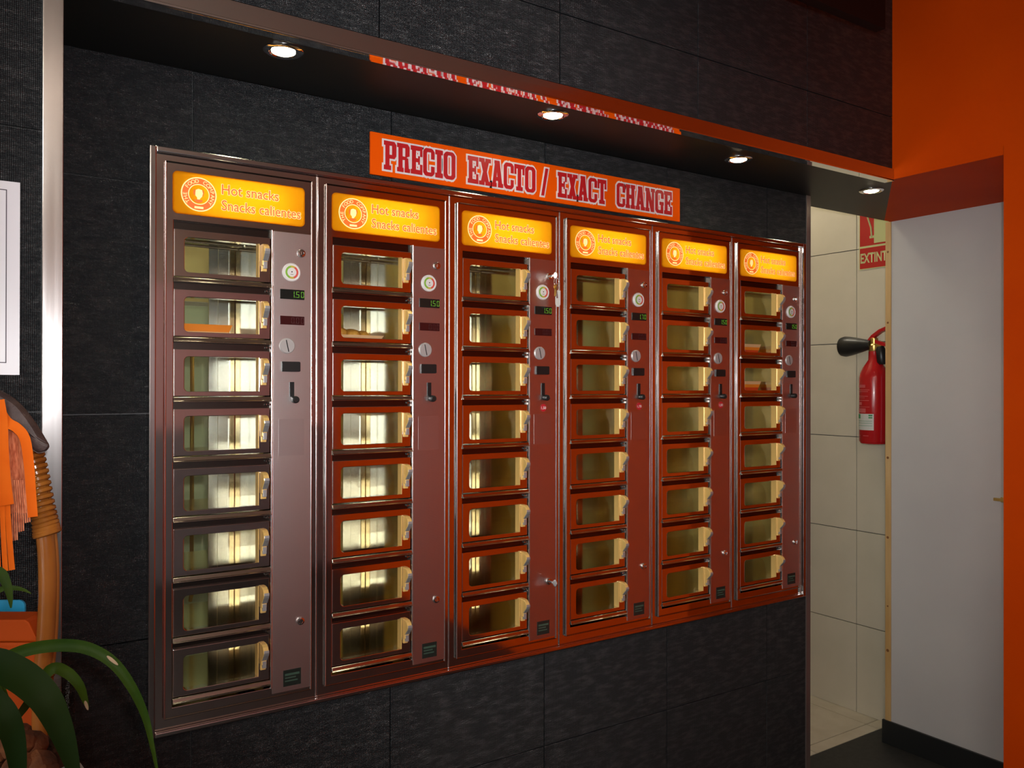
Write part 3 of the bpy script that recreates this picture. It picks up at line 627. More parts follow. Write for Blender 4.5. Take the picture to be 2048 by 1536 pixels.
M['badge'] = MB().box(.718 * U, .834 * U, CY - .0015, CY + .001, zz(-1.940), zz(-1.835)).mesh('badge', 'badge_dark', .0006)
M['badge_print'] = MB().box(.728 * U, .824 * U, CY - .0018, CY - .0014, zz(-1.872), zz(-1.858)).box(.728 * U, .800 * U, CY - .0018, CY - .0014, zz(-1.890), zz(-1.882)).box(.728 * U, .812 * U, CY - .0018, CY - .0014, zz(-1.910), zz(-1.902)).mesh('badge_print', 'badge_print')
M['price150'] = join_meshes('price_sticker', [(MB().lathe((0, CY, 0), (0, -1, 0), [(.0115, -.0002), (.0115, .0005)], 24).mesh('p', 'price_red'), Matrix.Identity(4)), (text_mesh('p', '1,50', .0115, 'white_print', align='CENTER', extrude=0, bold=.0002), Matrix.Translation((0, CY - .0008, -.0042)))])
M['price170'] = join_meshes('price_sticker', [(MB().lathe((0, CY, 0), (0, -1, 0), [(.0115, -.0002), (.0115, .0005)], 24).mesh('p', 'price_red'), Matrix.Identity(4)), (text_mesh('p', '1,70', .0115, 'white_print', align='CENTER', extrude=0, bold=.0002), Matrix.Translation((0, CY - .0008, -.0042)))])

UNIT_LABELS = ['leftmost steel snack vending cabinet with flat orange tray in second window',
               'second snack vending cabinet from the left, golden snack in second window',
               'third snack vending cabinet from the left, keys hanging in its lock',
               'fourth snack vending cabinet from the left, its display showing 170',
               'fifth snack vending cabinet from the left, second from the passage',
               'rightmost snack vending cabinet with two striped trays in its windows']
def make_unit(i):
    g = thing('vending_cabinet', (i * U, 0, ZB), UNIT_LABELS[i], 'vending machine', 'steel hot snack vending cabinets')
    P = lambda n, k, par=g, loc=(0, 0, 0): link(n, M[k], par, loc)
    P('cabinet_frame', 'frame'); P('casing', 'casing'); P('door_panel', 'door_panel')
    P('edge_strip', 'bead', loc=(.001 * U, -.0085, 0)); P('edge_strip', 'bead', loc=(.9005 * U, -.0085, 0)); P('edge_strip', 'bead2', loc=(.9412 * U, -.002, 0))
    P('edge_strip', 'bead3', loc=(.6405 * U, -.0085, 0)); P('edge_strip', 'hbead', loc=(0, -.0085, zz(1.3415))); P('edge_strip', 'hbead', loc=(0, -.0085, zz(-1.9915)))
    cp = P('control_panel', 'control')
    lb = P('lightbox', 'sheet')
    tag(lb, 'glowing yellow lightbox sign')
    P('rim', 'rim', lb); P('housing', 'boxback', lb); P('tube', 'tube', lb); P('logo', 'logo', lb); P('ring_lettering', 'logo_text', lb); P('lettering', 'l1', lb); P('lettering', 'l2', lb)
    P('liner_panel', 'linerL'); P('liner_panel', 'linerR'); P('back_panel', 'band1'); P('back_panel', 'band2'); P('corner_post', 'post'); P('compartment_roof', 'roof')
    for y in (.07, .13, .19, .25): P('heating_bar', 'heat', loc=(0, y, zz(.962)))
    P('recess_bar', 'gaptop', loc=(0, 0, zz(ROW0)))
    for k in range(8):
        z = zz(ROW0 - PITCH * k); L = (0, 0, z)
        d = P('door', 'door', loc=L)
        P('glass_pane', 'pane', d); P('edge_strip', 'door_bead', d); P('jamb_strip', 'jamb', d)
        P('handle', 'handle', d); P('grip', 'grip', d); P('latch_block', 'block', d)
        P('shelf_lip', 'lip', loc=L); P('shelf', 'shelf', loc=L); P('back_pane', 'back_pane', loc=L)
        if k < 7: P('recess_bar', 'gapbar', loc=L); P('hinge_pin', 'pins', loc=L)
    P('lock', 'lock', cp, (.829 * U, 0, zz(.8645))); P('lock', 'lock', cp, (.829 * U, 0, zz(-1.532)))
    dd = P('dial', 'dial', loc=(.7645 * U, 0, zz(.735))); P('dial_scale', 'dial_ring', dd); P('needle', 'needle', dd)
    e1 = P('display', 'disp', loc=(0, 0, zz(.5925))); P('digits', '170' if i == 3 else '150', e1)
    e2 = P('display', 'disp2', loc=(0, 0, zz(.4235))); P('digits', 'off', e2)
    ck = P('coin_knob', 'coin', loc=(.7373 * U, 0, zz(.258))); P('coin_slot', 'slot', ck)
    P('return_flap', 'note', cp, (0, 0, zz(.124))); lv = P('lever_slot', 'lever', cp, (0, 0, zz(-.018)))
    P('lever_knob', 'leverk', cp, (0, 0, zz(-.018)))
    P('clear_label', 'sticker', cp)
    bd = P('badge', 'badge'); P('badge_print', 'badge_print', bd)
    if i in (2, 3, 4): P('price_sticker', 'price170' if i == 3 else 'price150', cp, (.7735 * U, 0, zz(-.168)))
    return g
for i in range(6): make_unit(i)

# ------------------------------------------------------------------ orange price sign above the machines
def off_poly(p, d):            # grow a convex counter-clockwise outline by d
    n = len(p); out = []
    for i in range(n):
        a, b, c = Vector(p[i - 1]), Vector(p[i]), Vector(p[(i + 1) % n])
        u = (b - a).normalized(); w = (c - b).normalized(); n1 = Vector((u.y, -u.x)); n2 = Vector((w.y, -w.x))
        k = 1 + n1.dot(n2); m_ = (n1 + n2) / max(k, .45)
        out.append(tuple(b + m_ * d))
    return out
def rc(x0, x1, y0, y1): return [(x0, y0), (x1, y0), (x1, y1), (x0, y1)]
def corner_set(x0, x1, top=True, bot=True, st=.31):
    return [[(x0, .80), (x0 + st, .80), (x0 + st + .06, .86), (x0 + .26, 1), (x0 + .14, .97), (x0, .88)],
            [(x0, .12), (x0 + .14, .03), (x0 + .26, 0), (x0 + st + .06, .14), (x0 + st, .20), (x0, .20)]]
def mirror(ps): return [[(1 - x, y) for x, y in reversed(p)] for p in ps]
LEFT = [rc(0, .32, .18, .82)] + corner_set(0, 1)
G = {
 'I': (.62, [rc(.22, .78, 0, 1), rc(0, 1, 0, .17), rc(0, 1, .83, 1)]),
 'P': (.95, [rc(.12, .45, 0, 1), rc(0, .58, 0, .16), rc(0, .78, .85, 1), [(.66, .50), (1, .56), (1, .90), (.84, 1), (.66, 1)], rc(.3, .78, .40, .53), [(.66, .40), (.86, .40), (1, .5), (1, .56), (.66, .56)]]),
 'R': (1.0, [rc(.10, .42, 0, 1), rc(0, .50, 0, .15), rc(0, .78, .85, 1), [(.64, .52), (.97, .58), (.97, .90), (.82, 1), (.64, 1)], rc(.3, .75, .43, .55), [(.60, 0), (.92, 0), (.86, .5), (.60, .5)], rc(.58, 1, 0, .14)]),
 'E': (.92, [rc(.10, .44, 0, 1), rc(0, 1, .84, 1), rc(.80, 1, .64, .86), rc(.3, .72, .43, .57), rc(.64, .78, .35, .65), rc(0, 1, 0, .16), rc(.80, 1, .14, .36)]),
 'C': (.92, LEFT + [rc(.26, .76, .86, 1), rc(.26, .76, 0, .14), [(.70, .62), (1, .62), (1, .88), (.86, .97), (.70, 1)], [(.70, 0), (.86, .03), (1, .12), (1, .36), (.70, .36)]]),
 'O': (.98, LEFT + mirror(LEFT) + [rc(.26, .74, .87, 1), rc(.26, .74, 0, .13)]),
 'X': (1.05, [[(.10, 0), (.42, 0), (.90, 1), (.58, 1)], [(.58, 0), (.90, 0), (.42, 1), (.10, 1)], rc(0, .46, 0, .15), rc(.54, 1, 0, .15), rc(0, .46, .85, 1), rc(.54, 1, .85, 1)]),
 'A': (1.05, [[(.06, 0), (.34, 0), (.56, 1), (.32, 1)], [(.62, 0), (.94, 0), (.70, 1), (.38, 1)], rc(.24, .74, .24, .38), rc(0, .44, 0, .15), rc(.56, 1, 0, .15), rc(.26, .70, .88, 1)]),
 'T': (.95, [rc(.33, .67, 0, 1), rc(0, 1, .84, 1), rc(0, .19, .62, .86), rc(.81, 1, .62, .86), rc(.18, .82, 0, .15)]),
 'H': (1.05, [rc(.08, .38, 0, 1), rc(.62, .92, 0, 1), rc(.3, .7, .42, .58), rc(0, .46, 0, .15), rc(.54, 1, 0, .15), rc(0, .46, .85, 1), rc(.54, 1, .85, 1)]),
 'N': (1.08, [rc(.08, .32, 0, 1), rc(.70, .92, 0, 1), [(.60, 0), (.92, 0), (.40, 1), (.08, 1)], rc(0, .42, 0, .15), rc(0, .40, .85, 1), rc(.60, 1, .85, 1)]),
 'G': (.98, LEFT + [rc(.26, .76, .86, 1), rc(.26, .76, 0, .14), [(.70, .64), (1, .64), (1, .88), (.86, .97), (.70, 1)], rc(.66, .94, 0, .42), rc(.52, 1, .36, .50)]),
 '/': (.55, [[(0, -.04), (.40, -.04), (1, 1.04), (.60, 1.04)]]),
}
SZ_0, SZ_1, SGX0, SGX1 = 2.168, 2.280, 0.503, 1.630
SG = thing('price_sign', ((SGX0 + SGX1) / 2, -.013, SZ_0), 'orange sign reading PRECIO EXACTO / EXACT CHANGE in red western lettering', 'sign')
ox = (SGX0 + SGX1) / 2
link('board', MB().box(SGX0 - ox, SGX1 - ox, -.004, .003, 0, SZ_1 - SZ_0).mesh('board', ['sign_orange'], .0008), SG)
for sx in (-.45, 0, .45): link('standoff', MB().lathe((sx, .003, .06), (0, 1, 0), [(.006, 0), (.006, .021)], 10).mesh('standoff', 'bead_steel'), SG)
LH = .0765; LZ0 = .0175
for word, x0, x1 in (('PRECIO', .5402, .7573), ('EXACTO', .7978, 1.0305), ('/', 1.0524, 1.0783), ('EXACT', 1.1139, 1.3048), ('CHANGE', 1.3483, 1.5899)):
    gap = .07; tot = sum(G[c][0] for c in word) + gap * (len(word) - 1); k = (x1 - x0) / tot; x = x0
    for c in word:
        w = G[c][0] * k
        red, wht = MB(), MB()
        for kk, pl in enumerate(G[c][1]):
            q = [(px * w, py * LH) for px, py in pl]
            if sum(q[i][0] * q[(i + 1) % len(q)][1] - q[(i + 1) % len(q)][0] * q[i][1] for i in range(len(q))) < 0: q.reverse()
            red.prism(q, 1, -.0066 - kk * .00008, -.0054); wht.prism(off_poly(q, .0050), 1, -.0046 - kk * .00008, -.0038)
        lo = link('letter', red.mesh('letter', 'sign_red'), SG, (x - ox, 0, LZ0))
        link('letter_outline', wht.mesh('letter_outline', 'sign_white'), lo)
        x += w + gap * k

# ------------------------------------------------------------------ keys in the third cabinet
def onplane(px, py, y):
    d = fw + rt * ((px - 1024) / 1640) - up * ((py - 768) / 1640); return CAM + d * ((y - CAM.y) / d.y)
def key_mesh(nm):
    return MB().box(-.0012, .0012, -.018, .004, -.003, .003).lathe((-.0014, -.026, 0), (1, 0, 0), [(.0095, 0), (.0105, .0006), (.0105, .0024), (.0095, .003)], 14).mesh(nm, 'chrome', .0003)
kx, kz = 2.829 * U, R(.8645)
KB = thing('key_bunch', (kx, -.0165, kz), 'bunch of keys with white tag hanging from upper lock', 'keys')
link('key', key_mesh('key'), KB)
def loop_pts(c, r, ax1, ax2, n=20): return [Vector(c) + Vector(ax1) * (r * math.cos(2 * math.pi * i / n)) + Vector(ax2) * (r * math.sin(2 * math.pi * i / n)) for i in range(n + 1)]
link('key_ring', MB().tube(loop_pts((.0, -.030, -.020), .012, (0, 1, .1), (0, 0, 1)), .0008, 6).mesh('key_ring', 'chrome', smooth=True), KB)
for a, ln, mt in ((.30, .030, 'brass'), (-.15, .034, 'chrome'), (.05, .028, 'brass')):
    o = link('key', MB().lathe((0, 0, -.009), (0, 1, 0), [(.0075, -.001), (.0075, .001)], 12).box(-.0024, .0024, -.001, .001, -.009 - ln, -.014).mesh('key', mt), KB, (-.004 + a * .01, -.030 - abs(a) * .01, -.027)); o.rotation_euler = (0, a, a * 2)
tg = link('key_tag', MB().prism([(-.0088, -.042), (-.0045, -.049), (.0045, -.049), (.0088, -.042), (.0088, 0), (-.0088, 0)], 1, -.0015, .0015).mesh('key_tag', 'label_white', .0008), KB, (.0040, -.032, -.046))
link('tag_loop', MB().tube([(0, 0, -.002), (.003, -.001, .010), (0.0, 0, .022)], .0008, 6).mesh('tag_loop', 'chrome', smooth=True), tg)
K2 = tag(link('door_key', key_mesh('door_key'), None, (kx, -.0165, R(-1.532))), 'single key in the lower lock of third cabinet', 'key')

# ------------------------------------------------------------------ snacks waiting in the compartments
def tray(name, unit, row, x0, x1, y0, y1, h, label, mats, food):
    z = R(ROW0 - PITCH * (row - 1) - .290) + .0008
    cx, cy = (unit * U + (x0 + x1) / 2 * U), (y0 + y1) / 2; w, d = (x1 - x0) * U, y1 - y0
    t = thing(name, (cx, cy, z), label, 'snack', 'snacks in the compartments')
    def band(z0, z1, mt, nm):
        f = lambda q: .82 + .18 * q / h
        a, b = f(z0), f(z1); th = .0016; mb = MB()
        o = [(sx * w / 2 * a, sy * d / 2 * a, z0) for sx, sy in ((-1, -1), (1, -1), (1, 1), (-1, 1))] + [(sx * w / 2 * b, sy * d / 2 * b, z1) for sx, sy in ((-1, -1), (1, -1), (1, 1), (-1, 1))]
        n_ = [(p[0] * (1 - th / (w / 2)), p[1] * (1 - th / (d / 2)), p[2]) for p in o]
        mb.poly(o + n_, [(i, (i + 1) % 4, (i + 1) % 4 + 4, i + 4) for i in range(4)] + [(i + 8, i + 12, (i + 1) % 4 + 12, (i + 1) % 4 + 8) for i in range(4)] + [(i + 4, (i + 1) % 4 + 4, (i + 1) % 4 + 12, i + 12) for i in range(4)] + [(i, i + 8, (i + 1) % 4 + 8, (i + 1) % 4) for i in range(4)])
        return link(nm, mb.mesh(nm, mt), t)
    k = len(mats)
    for j, mt in enumerate(mats): band(h * j / k, h * (j + 1) / k, mt, 'tray_side')
    link('tray_base', MB().box(-w * .41, w * .41, -d * .41, d * .41, 0, .0015).mesh('tray_base', mats[0]), t)
    bm = bmesh.new()
    for fx, fy, fr, sx, sy, sz in food:
        r = bmesh.ops.create_icosphere(bm, subdivisions=3, radius=fr)
        for v in r['verts']:
            n = 1 + .05 * math.sin(v.co.x * 400 + fx * 90) * math.cos(v.co.y * 350)
            v.co = Vector((v.co.x * sx * n + fx, v.co.y * sy * n + fy, v.co.z * sz * n + max(h * .8, fr * sz * 1.06 + .002)))
    me = bpy.data.meshes.new('food'); bm.to_mesh(me); bm.free(); me.materials.append(MATS['food_golden'])
    for p in me.polygons: p.use_smooth = True
    link('food', me, t)
tray('snack_tray', 0, 2, .06, .42, .030, .20, .034, 'flat orange snack tray in leftmost cabinet, second window', ['tray_cream', 'tray_orange'], [(-.02, 0, .02, 1.6, 2.2, .25), (.03, 0, .018, 1.4, 2.4, .25)])
tray('snack_tray', 1, 2, .06, .46, .026, .20, .022, 'golden fried snack in pale tray, second cabinet, second window', ['tray_cream'], [(-.032, -.010, .024, 1.2, 2.3, .95), (.010, -.010, .022, 1.2, 2.3, .9), (.044, -.010, .018, 1.0, 2.3, 1.0)])
tray('snack_tray', 5, 2, .06, .44, .026, .15, .044, 'striped orange tray in rightmost cabinet, second window', ['tray_orange', 'tray_red', 'tray_orange', 'tray_cream'], [(-.02, 0, .022, 1.5, 2.2, .3), (.03, 0, .022, 1.3, 2.2, .3)])
tray('snack_tray', 5, 3, .06, .44, .026, .15, .046, 'striped orange tray in rightmost cabinet, third window', ['tray_orange', 'tray_red', 'tray_orange', 'tray_cream'], [(-.02, 0, .024, 1.5, 2.2, .45), (.03, 0, .022, 1.3, 2.2, .35)])

# ------------------------------------------------------------------ fire extinguisher and its sign in the corridor
EX = thing('fire_extinguisher', (3.212, .286, 1.338), 'red fire extinguisher with black horn hung on cream tiles', 'fire extinguisher')
r = .066
link('cylinder', MB().lathe((0, 0, 0), (0, 0, 1), [(.050, 0), (.060, .004), (r, .016), (r, .315), (.062, .338), (.050, .364), (.034, .388), (.026, .400), (.024, .440), (.022, .442)], 36).mesh('cylinder', 'extinguisher_red', smooth=True), EX)
vx = link('valve', MB().lathe((0, 0, .440), (0, 0, 1), [(.022, 0), (.024, .006), (.024, .03), (.019, .036), (.019, .062), (.010, .068)], 18).box(-.013, .013, -.045, .03, .458, .486).mesh('valve', 'brass', smooth=True), EX)
link('horn', MB().lathe((-.012, .030, .472), (0, 1, -.03), [(.020, -.02), (.026, .0), (.036, .040), (.046, .085), (.050, .112), (.046, .130), (.030, .135)], 28).mesh('horn', 'black_plastic', smooth=True), EX)
def bar_path(pts, w, h, name, mat):   # flat bar bent along points in the YZ plane
    mb = MB(); n = len(pts); v = []
    for i, (y, z) in enumerate(pts):
        a = Vector((pts[min(i + 1, n - 1)][0] - pts[max(i - 1, 0)][0], pts[min(i + 1, n - 1)][1] - pts[max(i - 1, 0)][1])).normalized(); nn = Vector((-a.y, a.x))
        for sx, sn in ((-1, -1), (1, -1), (1, 1), (-1, 1)): v.append((sx * w / 2, y + nn.x * sn * h / 2, z + nn.y * sn * h / 2))
    f = [(4 * i + k, 4 * i + (k + 1) % 4, 4 * i + 4 + (k + 1) % 4, 4 * i + 4 + k) for i in range(n - 1) for k in range(4)] + [(0, 1, 2, 3), (4 * n - 1, 4 * n - 2, 4 * n - 3, 4 * n - 4)]
    return mb.poly(v, f).mesh(name, mat, .0015)
link('squeeze_lever', bar_path([(.024, .488), (.002, .512), (-.035, .536), (-.075, .550), (-.105, .553)], .026, .016, 'squeeze_lever', 'extinguisher_red'), EX)
link('carry_handle', bar_path([(.022, .492), (-.01, .488), (-.05, .474), (-.105, .462)], .028, .017, 'carry_handle', 'extinguisher_red'), EX)
link('hose_grip', MB().lathe((-.006, -.046, .378), (0, .12, 1), [(.014, 0), (.022, .012), (.022, .07), (.015, .085)], 16).mesh('hose_grip', 'black_plastic', smooth=True), EX)
def wrap_patch(z0, z1, a0, a1, mat, name, rr, par):        # print wrapped round the cylinder
    n = 12; v = []
    for k in range(n + 1):
        a = math.radians(a0 + (a1 - a0) * k / n)
        v += [(rr * math.cos(a), rr * math.sin(a), z0), (rr * math.cos(a), rr * math.sin(a), z1)]
    me = MB().poly(v, [(2 * k, 2 * k + 2, 2 * k + 3, 2 * k + 1) for k in range(n)]).mesh(name, mat, smooth=True)
    return link(name, me, par)
lab = wrap_patch(.068, .145, 105, 212, 'label_white', 'label', r + .0006, EX)
wrap_patch(.122, .142, 118, 152, 'label_green', 'label_print', r + .0010, lab); wrap_patch(.134, .141, 192, 207, 'label_green', 'label_print', r + .0010, lab); wrap_patch(.124, .130, 192, 207, 'label_green', 'label_print', r + .0010, lab)
for zl in (.088, .100, .110): wrap_patch(zl, zl + .0015, 120, 206, 'label_green', 'label_print', r + .0010, lab)
for z0, z1, a0, a1, mt in ((.268, .282, 118, 178, 'label_pink'), (.256, .259, 118, 196, 'label_pink'), (.248, .251, 118, 190, 'label_pink'), (.226, .229, 118, 190, 'label_pink'), (.219, .221, 118, 176, 'label_pink'), (.206, .209, 118, 194, 'label_pink'), (.186, .200, 142, 160, 'label_pink'), (.176, .178, 118, 196, 'label_pink'), (.150, .170, 118, 180, 'label_pink'), (.040, .043, 128, 150, 'label_pink'), (.040, .043, 168, 192, 'label_pink')):
    wrap_patch(z0, z1, a0, a1, mt, 'print', r + .0005, EX)
link('wall_bracket', MB().box(.060, .078, -.02, .02, .24, .30).mesh('wall_bracket', 'black_plastic', .002), EX)

ES = thing('extinguisher_sign', (XT - .002, .306, 2.186), 'red and pale yellow EXTINTOR sign on the corridor tiles', 'sign'); ES.rotation_euler = (0, 0, -math.pi / 2)
sw = .108
link('plate', MB().box(-sw, sw, -.001, .002, 0, .33).mesh('plate', 'photolum', .0006), ES)
link('red_field', MB().box(-sw + .004, sw - .004, -.0016, -.001, .004, .104).mesh('red_field', 'exit_red'), ES)
link('red_field', MB().box(-sw + .004, sw - .004, -.0016, -.001, .114, .326).mesh('red_field', 'exit_red'), ES)
link('lettering', fit_text('lettering', 'EXTINTOR', .066, 'photolum', .200, -sw + .008, -.0022, .032, extrude=0, bold=.0016), ES)
link('pictogram', MB().prism([(-.028, .122), (.050, .122), (.050, .27), (.02, .29), (-.028, .29)], 1, -.0022, -.0016).prism([(-.052, .148), (-.028, .148), (-.028, .160), (-.052, .160)], 1, -.0022, -.0016).mesh('pictogram', 'photolum'), ES)
link('pictogram_hose', MB().tube([(-.040, -.0018, .155), (-.044, -.0018, .20), (-.062, -.0018, .255), (-.070, -.0018, .31)], .0045, 6).mesh('pictogram_hose', 'photolum'), ES)
LT = thing('door_latch', (XP, -.342, 1.157), 'small brass latch on the white partition beside orange wall', 'latch')
link('bolt', MB().box(-.014, -.006, -.04, .016, -.006, .006).mesh('bolt', 'brass', .001), LT); link('backplate', MB().box(-.006, 0, -.06, -.008, -.010, .010).mesh('backplate', 'brass', .001), LT)

# ------------------------------------------------------------------ left pier: notice, rattan stand, scarf, cap, plant
NT = thing('wall_notice', (-.42, FRONT_Y, 1.6285), 'white notice sheet with thin dark border on the left pier', 'notice')
link('sheet', MB().box(-.13, .12, -.0018, -.0002, 0, .343).mesh('sheet', 'paper_white'), NT)
link('printed_border', MB().box(.0985, .1000, -.0024, -.0018, .021, .328).box(-.11, .1000, -.0024, -.0018, .3265, .328).box(-.11, .1000, -.0024, -.0018, .021, .0225).box(-.11, -.1085, -.0024, -.0018, .021, .328).mesh('printed_border', 'paper_line'), NT)

TZ = 0.93
TB = thing('side_table', (-.46, -.665, 0), 'dark wooden side table below the plant at left', 'table')
link('table_top', MB().box(-.245, .245, -.265, .265, TZ - .03, TZ).mesh('table_top', 'table_wood', .004), TB)
for sx in (-1, 1):
    for sy in (-1, 1): link('leg', MB().box(sx * .215 - .02, sx * .215 + .02, sy * .235 - .02, sy * .235 + .02, 0, TZ - .03).mesh('leg', 'table_wood', .003), TB)

def A(px, py, d): return at(px, py, d)
RB = A(82, 1400, 1.25); RS = thing('rattan_stand', (RB.x, RB.y, TZ), 'curved rattan stand with bound cane joint at left', 'stand'); o0 = Vector((RB.x, RB.y, TZ))
def rel(ps): return [p - o0 for p in ps]
def smooth_path(ps, n=5):      # Catmull-Rom
    out = []; P = [ps[0]] + list(ps) + [ps[-1]]
    for i in range(1, len(P) - 2):
        for k in range(n):
            t = k / n; a, b, c, d = P[i - 1], P[i], P[i + 1], P[i + 2]
            out.append(.5 * ((2 * b) + (c - a) * t + (2 * a - 5 * b + 4 * c - d) * t * t + (3 * b - a - 3 * c + d) * t ** 3))
    out.append(P[-2]); return out
Lb = Vector((-.62, -.52, TZ))
pxs = [(82, 1400), (84, 1350), (90, 1290), (94, 1220), (95, 1150), (92, 1090), (84, 1030), (74, 970), (62, 915), (40, 860), (5, 822), (-60, 800), (-160, 800)]
main = [Vector((RB.x, RB.y, TZ))] + [A(x, y, 1.25) for x, y in pxs] + [Vector((-.60, -.53, 1.42)), Vector((-.63, -.52, 1.2)), Lb]
link('cane', MB().tube(smooth_path(rel(main)), .0125, 12).mesh('cane', 'rattan', smooth=True), RS)
sec = [Vector((RB.x + .008, RB.y + .008, TZ))] + [A(x + 12, y, 1.262) for x, y in pxs[:10]] 
link('cane', MB().tube(smooth_path(rel(sec)), .0085, 10).mesh('cane', 'rattan', smooth=True), RS)
wp_ = smooth_path([A(x, y, 1.25) for x, y in ((90, 1066), (84, 1030), (74, 970), (62, 915), (48, 875))], 5)
for i in range(len(wp_) - 1):
    for f in (0.0,):
        if True:
            c = wp_[i].lerp(wp_[i + 1], f) + rt * .003; t_ = (wp_[i + 1] - wp_[i]).normalized() + rt * -.12 + up * .0; t_.normalize()
            u_ = t_.cross(fw).normalized(); w_ = t_.cross(u_)
            rr = .0165 - .0030 * min(1, i / 8)
            link('binding', MB().tube(loop_pts(c - o0, rr, u_, w_, 18), .0043, 6, cap=False).mesh('binding', 'rattan_wrap', smooth=True), RS)
for py in (1338, 1350):
    c = A(84, py, 1.25) - o0; link('binding', MB().tube(loop_pts(c, .0150, rt, fw, 18), .0036, 6, cap=False).mesh('binding', 'rattan_wrap', smooth=True), RS)

def ribbon(path, widths, thick, fold=0.0, twist=0.0, view=True):   # strap with thickness and a lengthwise fold
    n = len(path); v = []
    for i, p in enumerate(path):
        t = (path[min(i + 1, n - 1)] - path[max(i - 1, 0)]).normalized()
        dview = (p - CAM).normalized(); s_ = t.cross(dview).normalized()
        s_ = (Matrix.Rotation(twist, 3, t) @ s_); nr = s_.cross(t).normalized()
        if nr.dot(dview) > 0: nr = -nr
        w = widths[i] / 2
        for q, dn in ((-1, fold), (-.5, fold * .4), (0, 0), (.5, fold * .4), (1, fold)): v.append(p + s_ * w * q + nr * dn * w)
        for q, dn in ((1, fold), (.5, fold * .4), (0, 0), (-.5, fold * .4), (-1, fold)): v.append(p + s_ * w * q + nr * (dn * w - thick))
    f = [(10 * i + k, 10 * i + (k + 1) % 10, 10 * i + 10 + (k + 1) % 10, 10 * i + 10 + k) for i in range(n - 1) for k in range(10)]
    f += [tuple(range(10)), tuple(range(10 * n - 1, 10 * n - 11, -1))]
    return MB().poly(v, f)
def pxpath(pts, n=5): return smooth_path([A(*p) for p in pts], n)
def taper(n, w, tip=.15, base=.6): return [w * (base + (1 - base) * min(1, 3 * i / n)) * (1 - (1 - tip) * max(0, (i / (n - 1) - .45) / .55) ** 1.6) for i in range(n)]

SC = thing('fringed_scarf', tuple(A(20, 840, 1.2)), 'orange fringed scarf with netted weave hanging on rattan stand', 'scarf'); so = Vector(SC.location)
def shift(mb, o): mb.v = [tuple(Vector(p) - o) for p in mb.v]; return mb
def sheet(cols, rows, fn, thick, name, mat):
    v = []; 
    for j in range(rows):
        for i in range(cols): v.append(fn(i / (cols - 1), j / (rows - 1)))
    n = cols * rows; v2 = [p + fw * thick for p in v]
    f = [(j * cols + i, j * cols + i + 1, (j + 1) * cols + i + 1, (j + 1) * cols + i) for j in range(rows - 1) for i in range(cols - 1)]
    f2 = [tuple(n + q for q in reversed(a)) for a in f]
    bd = [i for i in range(cols)] + [j * cols + cols - 1 for j in range(1, rows)] + [(rows - 1) * cols + i for i in range(cols - 2, -1, -1)] + [j * cols for j in range(rows - 2, 0, -1)]
    f3 = [(bd[k], bd[(k + 1) % len(bd)], n + bd[(k + 1) % len(bd)], n + bd[k]) for k in range(len(bd))]
    return shift(MB().poly(v + v2, f + f2 + f3), so).mesh(name, mat, smooth=True)
def clothpt(u, v):
    x0 = -130; x1 = 46 + 20 * min(1, v * 1.6); x = x0 + (x1 - x0) * u
    top = 846 + max(0, (x - 5)) * .28; bot = 1030 + 18 * math.sin(u * 21) * .3 - max(0, x - 40) * .6
    y = top + (bot - top) * v
    return A(x, y, 1.205 + .006 * math.sin(u * 30 + v * 2) + .016 * (u > .97))
link('net_panel', sheet(40, 14, clothpt, .002, 'net_panel', 'scarf_net'), SC)
def orib(pts, w, dpt, name, mat='scarf_orange', th=.002):
    p = pxpath([(x, y, dpt) for x, y in pts], 4); k = dpt / 1640
    ws = [w[0] * k + (w[1] - w[0]) * k * i / (len(p) - 1) for i in range(len(p))]
    return link(name, shift(ribbon(p, ws, th, .12), so).mesh(name, mat, smooth=True), SC)
orib([(-10, 806), (12, 842), (34, 856), (50, 878), (58, 930), (62, 985), (66, 1034)], (20, 17), 1.196, 'border')
orib([(-4, 800), (2, 840), (4, 900), (8, 960), (14, 1010)], (22, 24), 1.190, 'border')
for x, y0, x1, y1, w in ((14, 990, 24, 1140, 9), (4, 990, 11, 1142, 8), (-8, 990, -4, 1143, 9), (-22, 985, -20, 1138, 9), (-40, 985, -38, 1130, 9), (-60, 985, -60, 1136, 9)):
    orib([(x, y0), ((x + x1) / 2 - 1, (y0 + y1) / 2), (x1, y1)], (w, w + 1.5), 1.186 + .004 * (x % 3), 'fringe')
for k in range(9):
    x = 26 + k * 4.2; y1 = 1082 - k * 6 + (k % 3) * 5
    orib([(x - 6, 960), (x - 2, 1010), (x, y1)], (2.6, 2.6), 1.2, 'fringe', 'scarf_net')

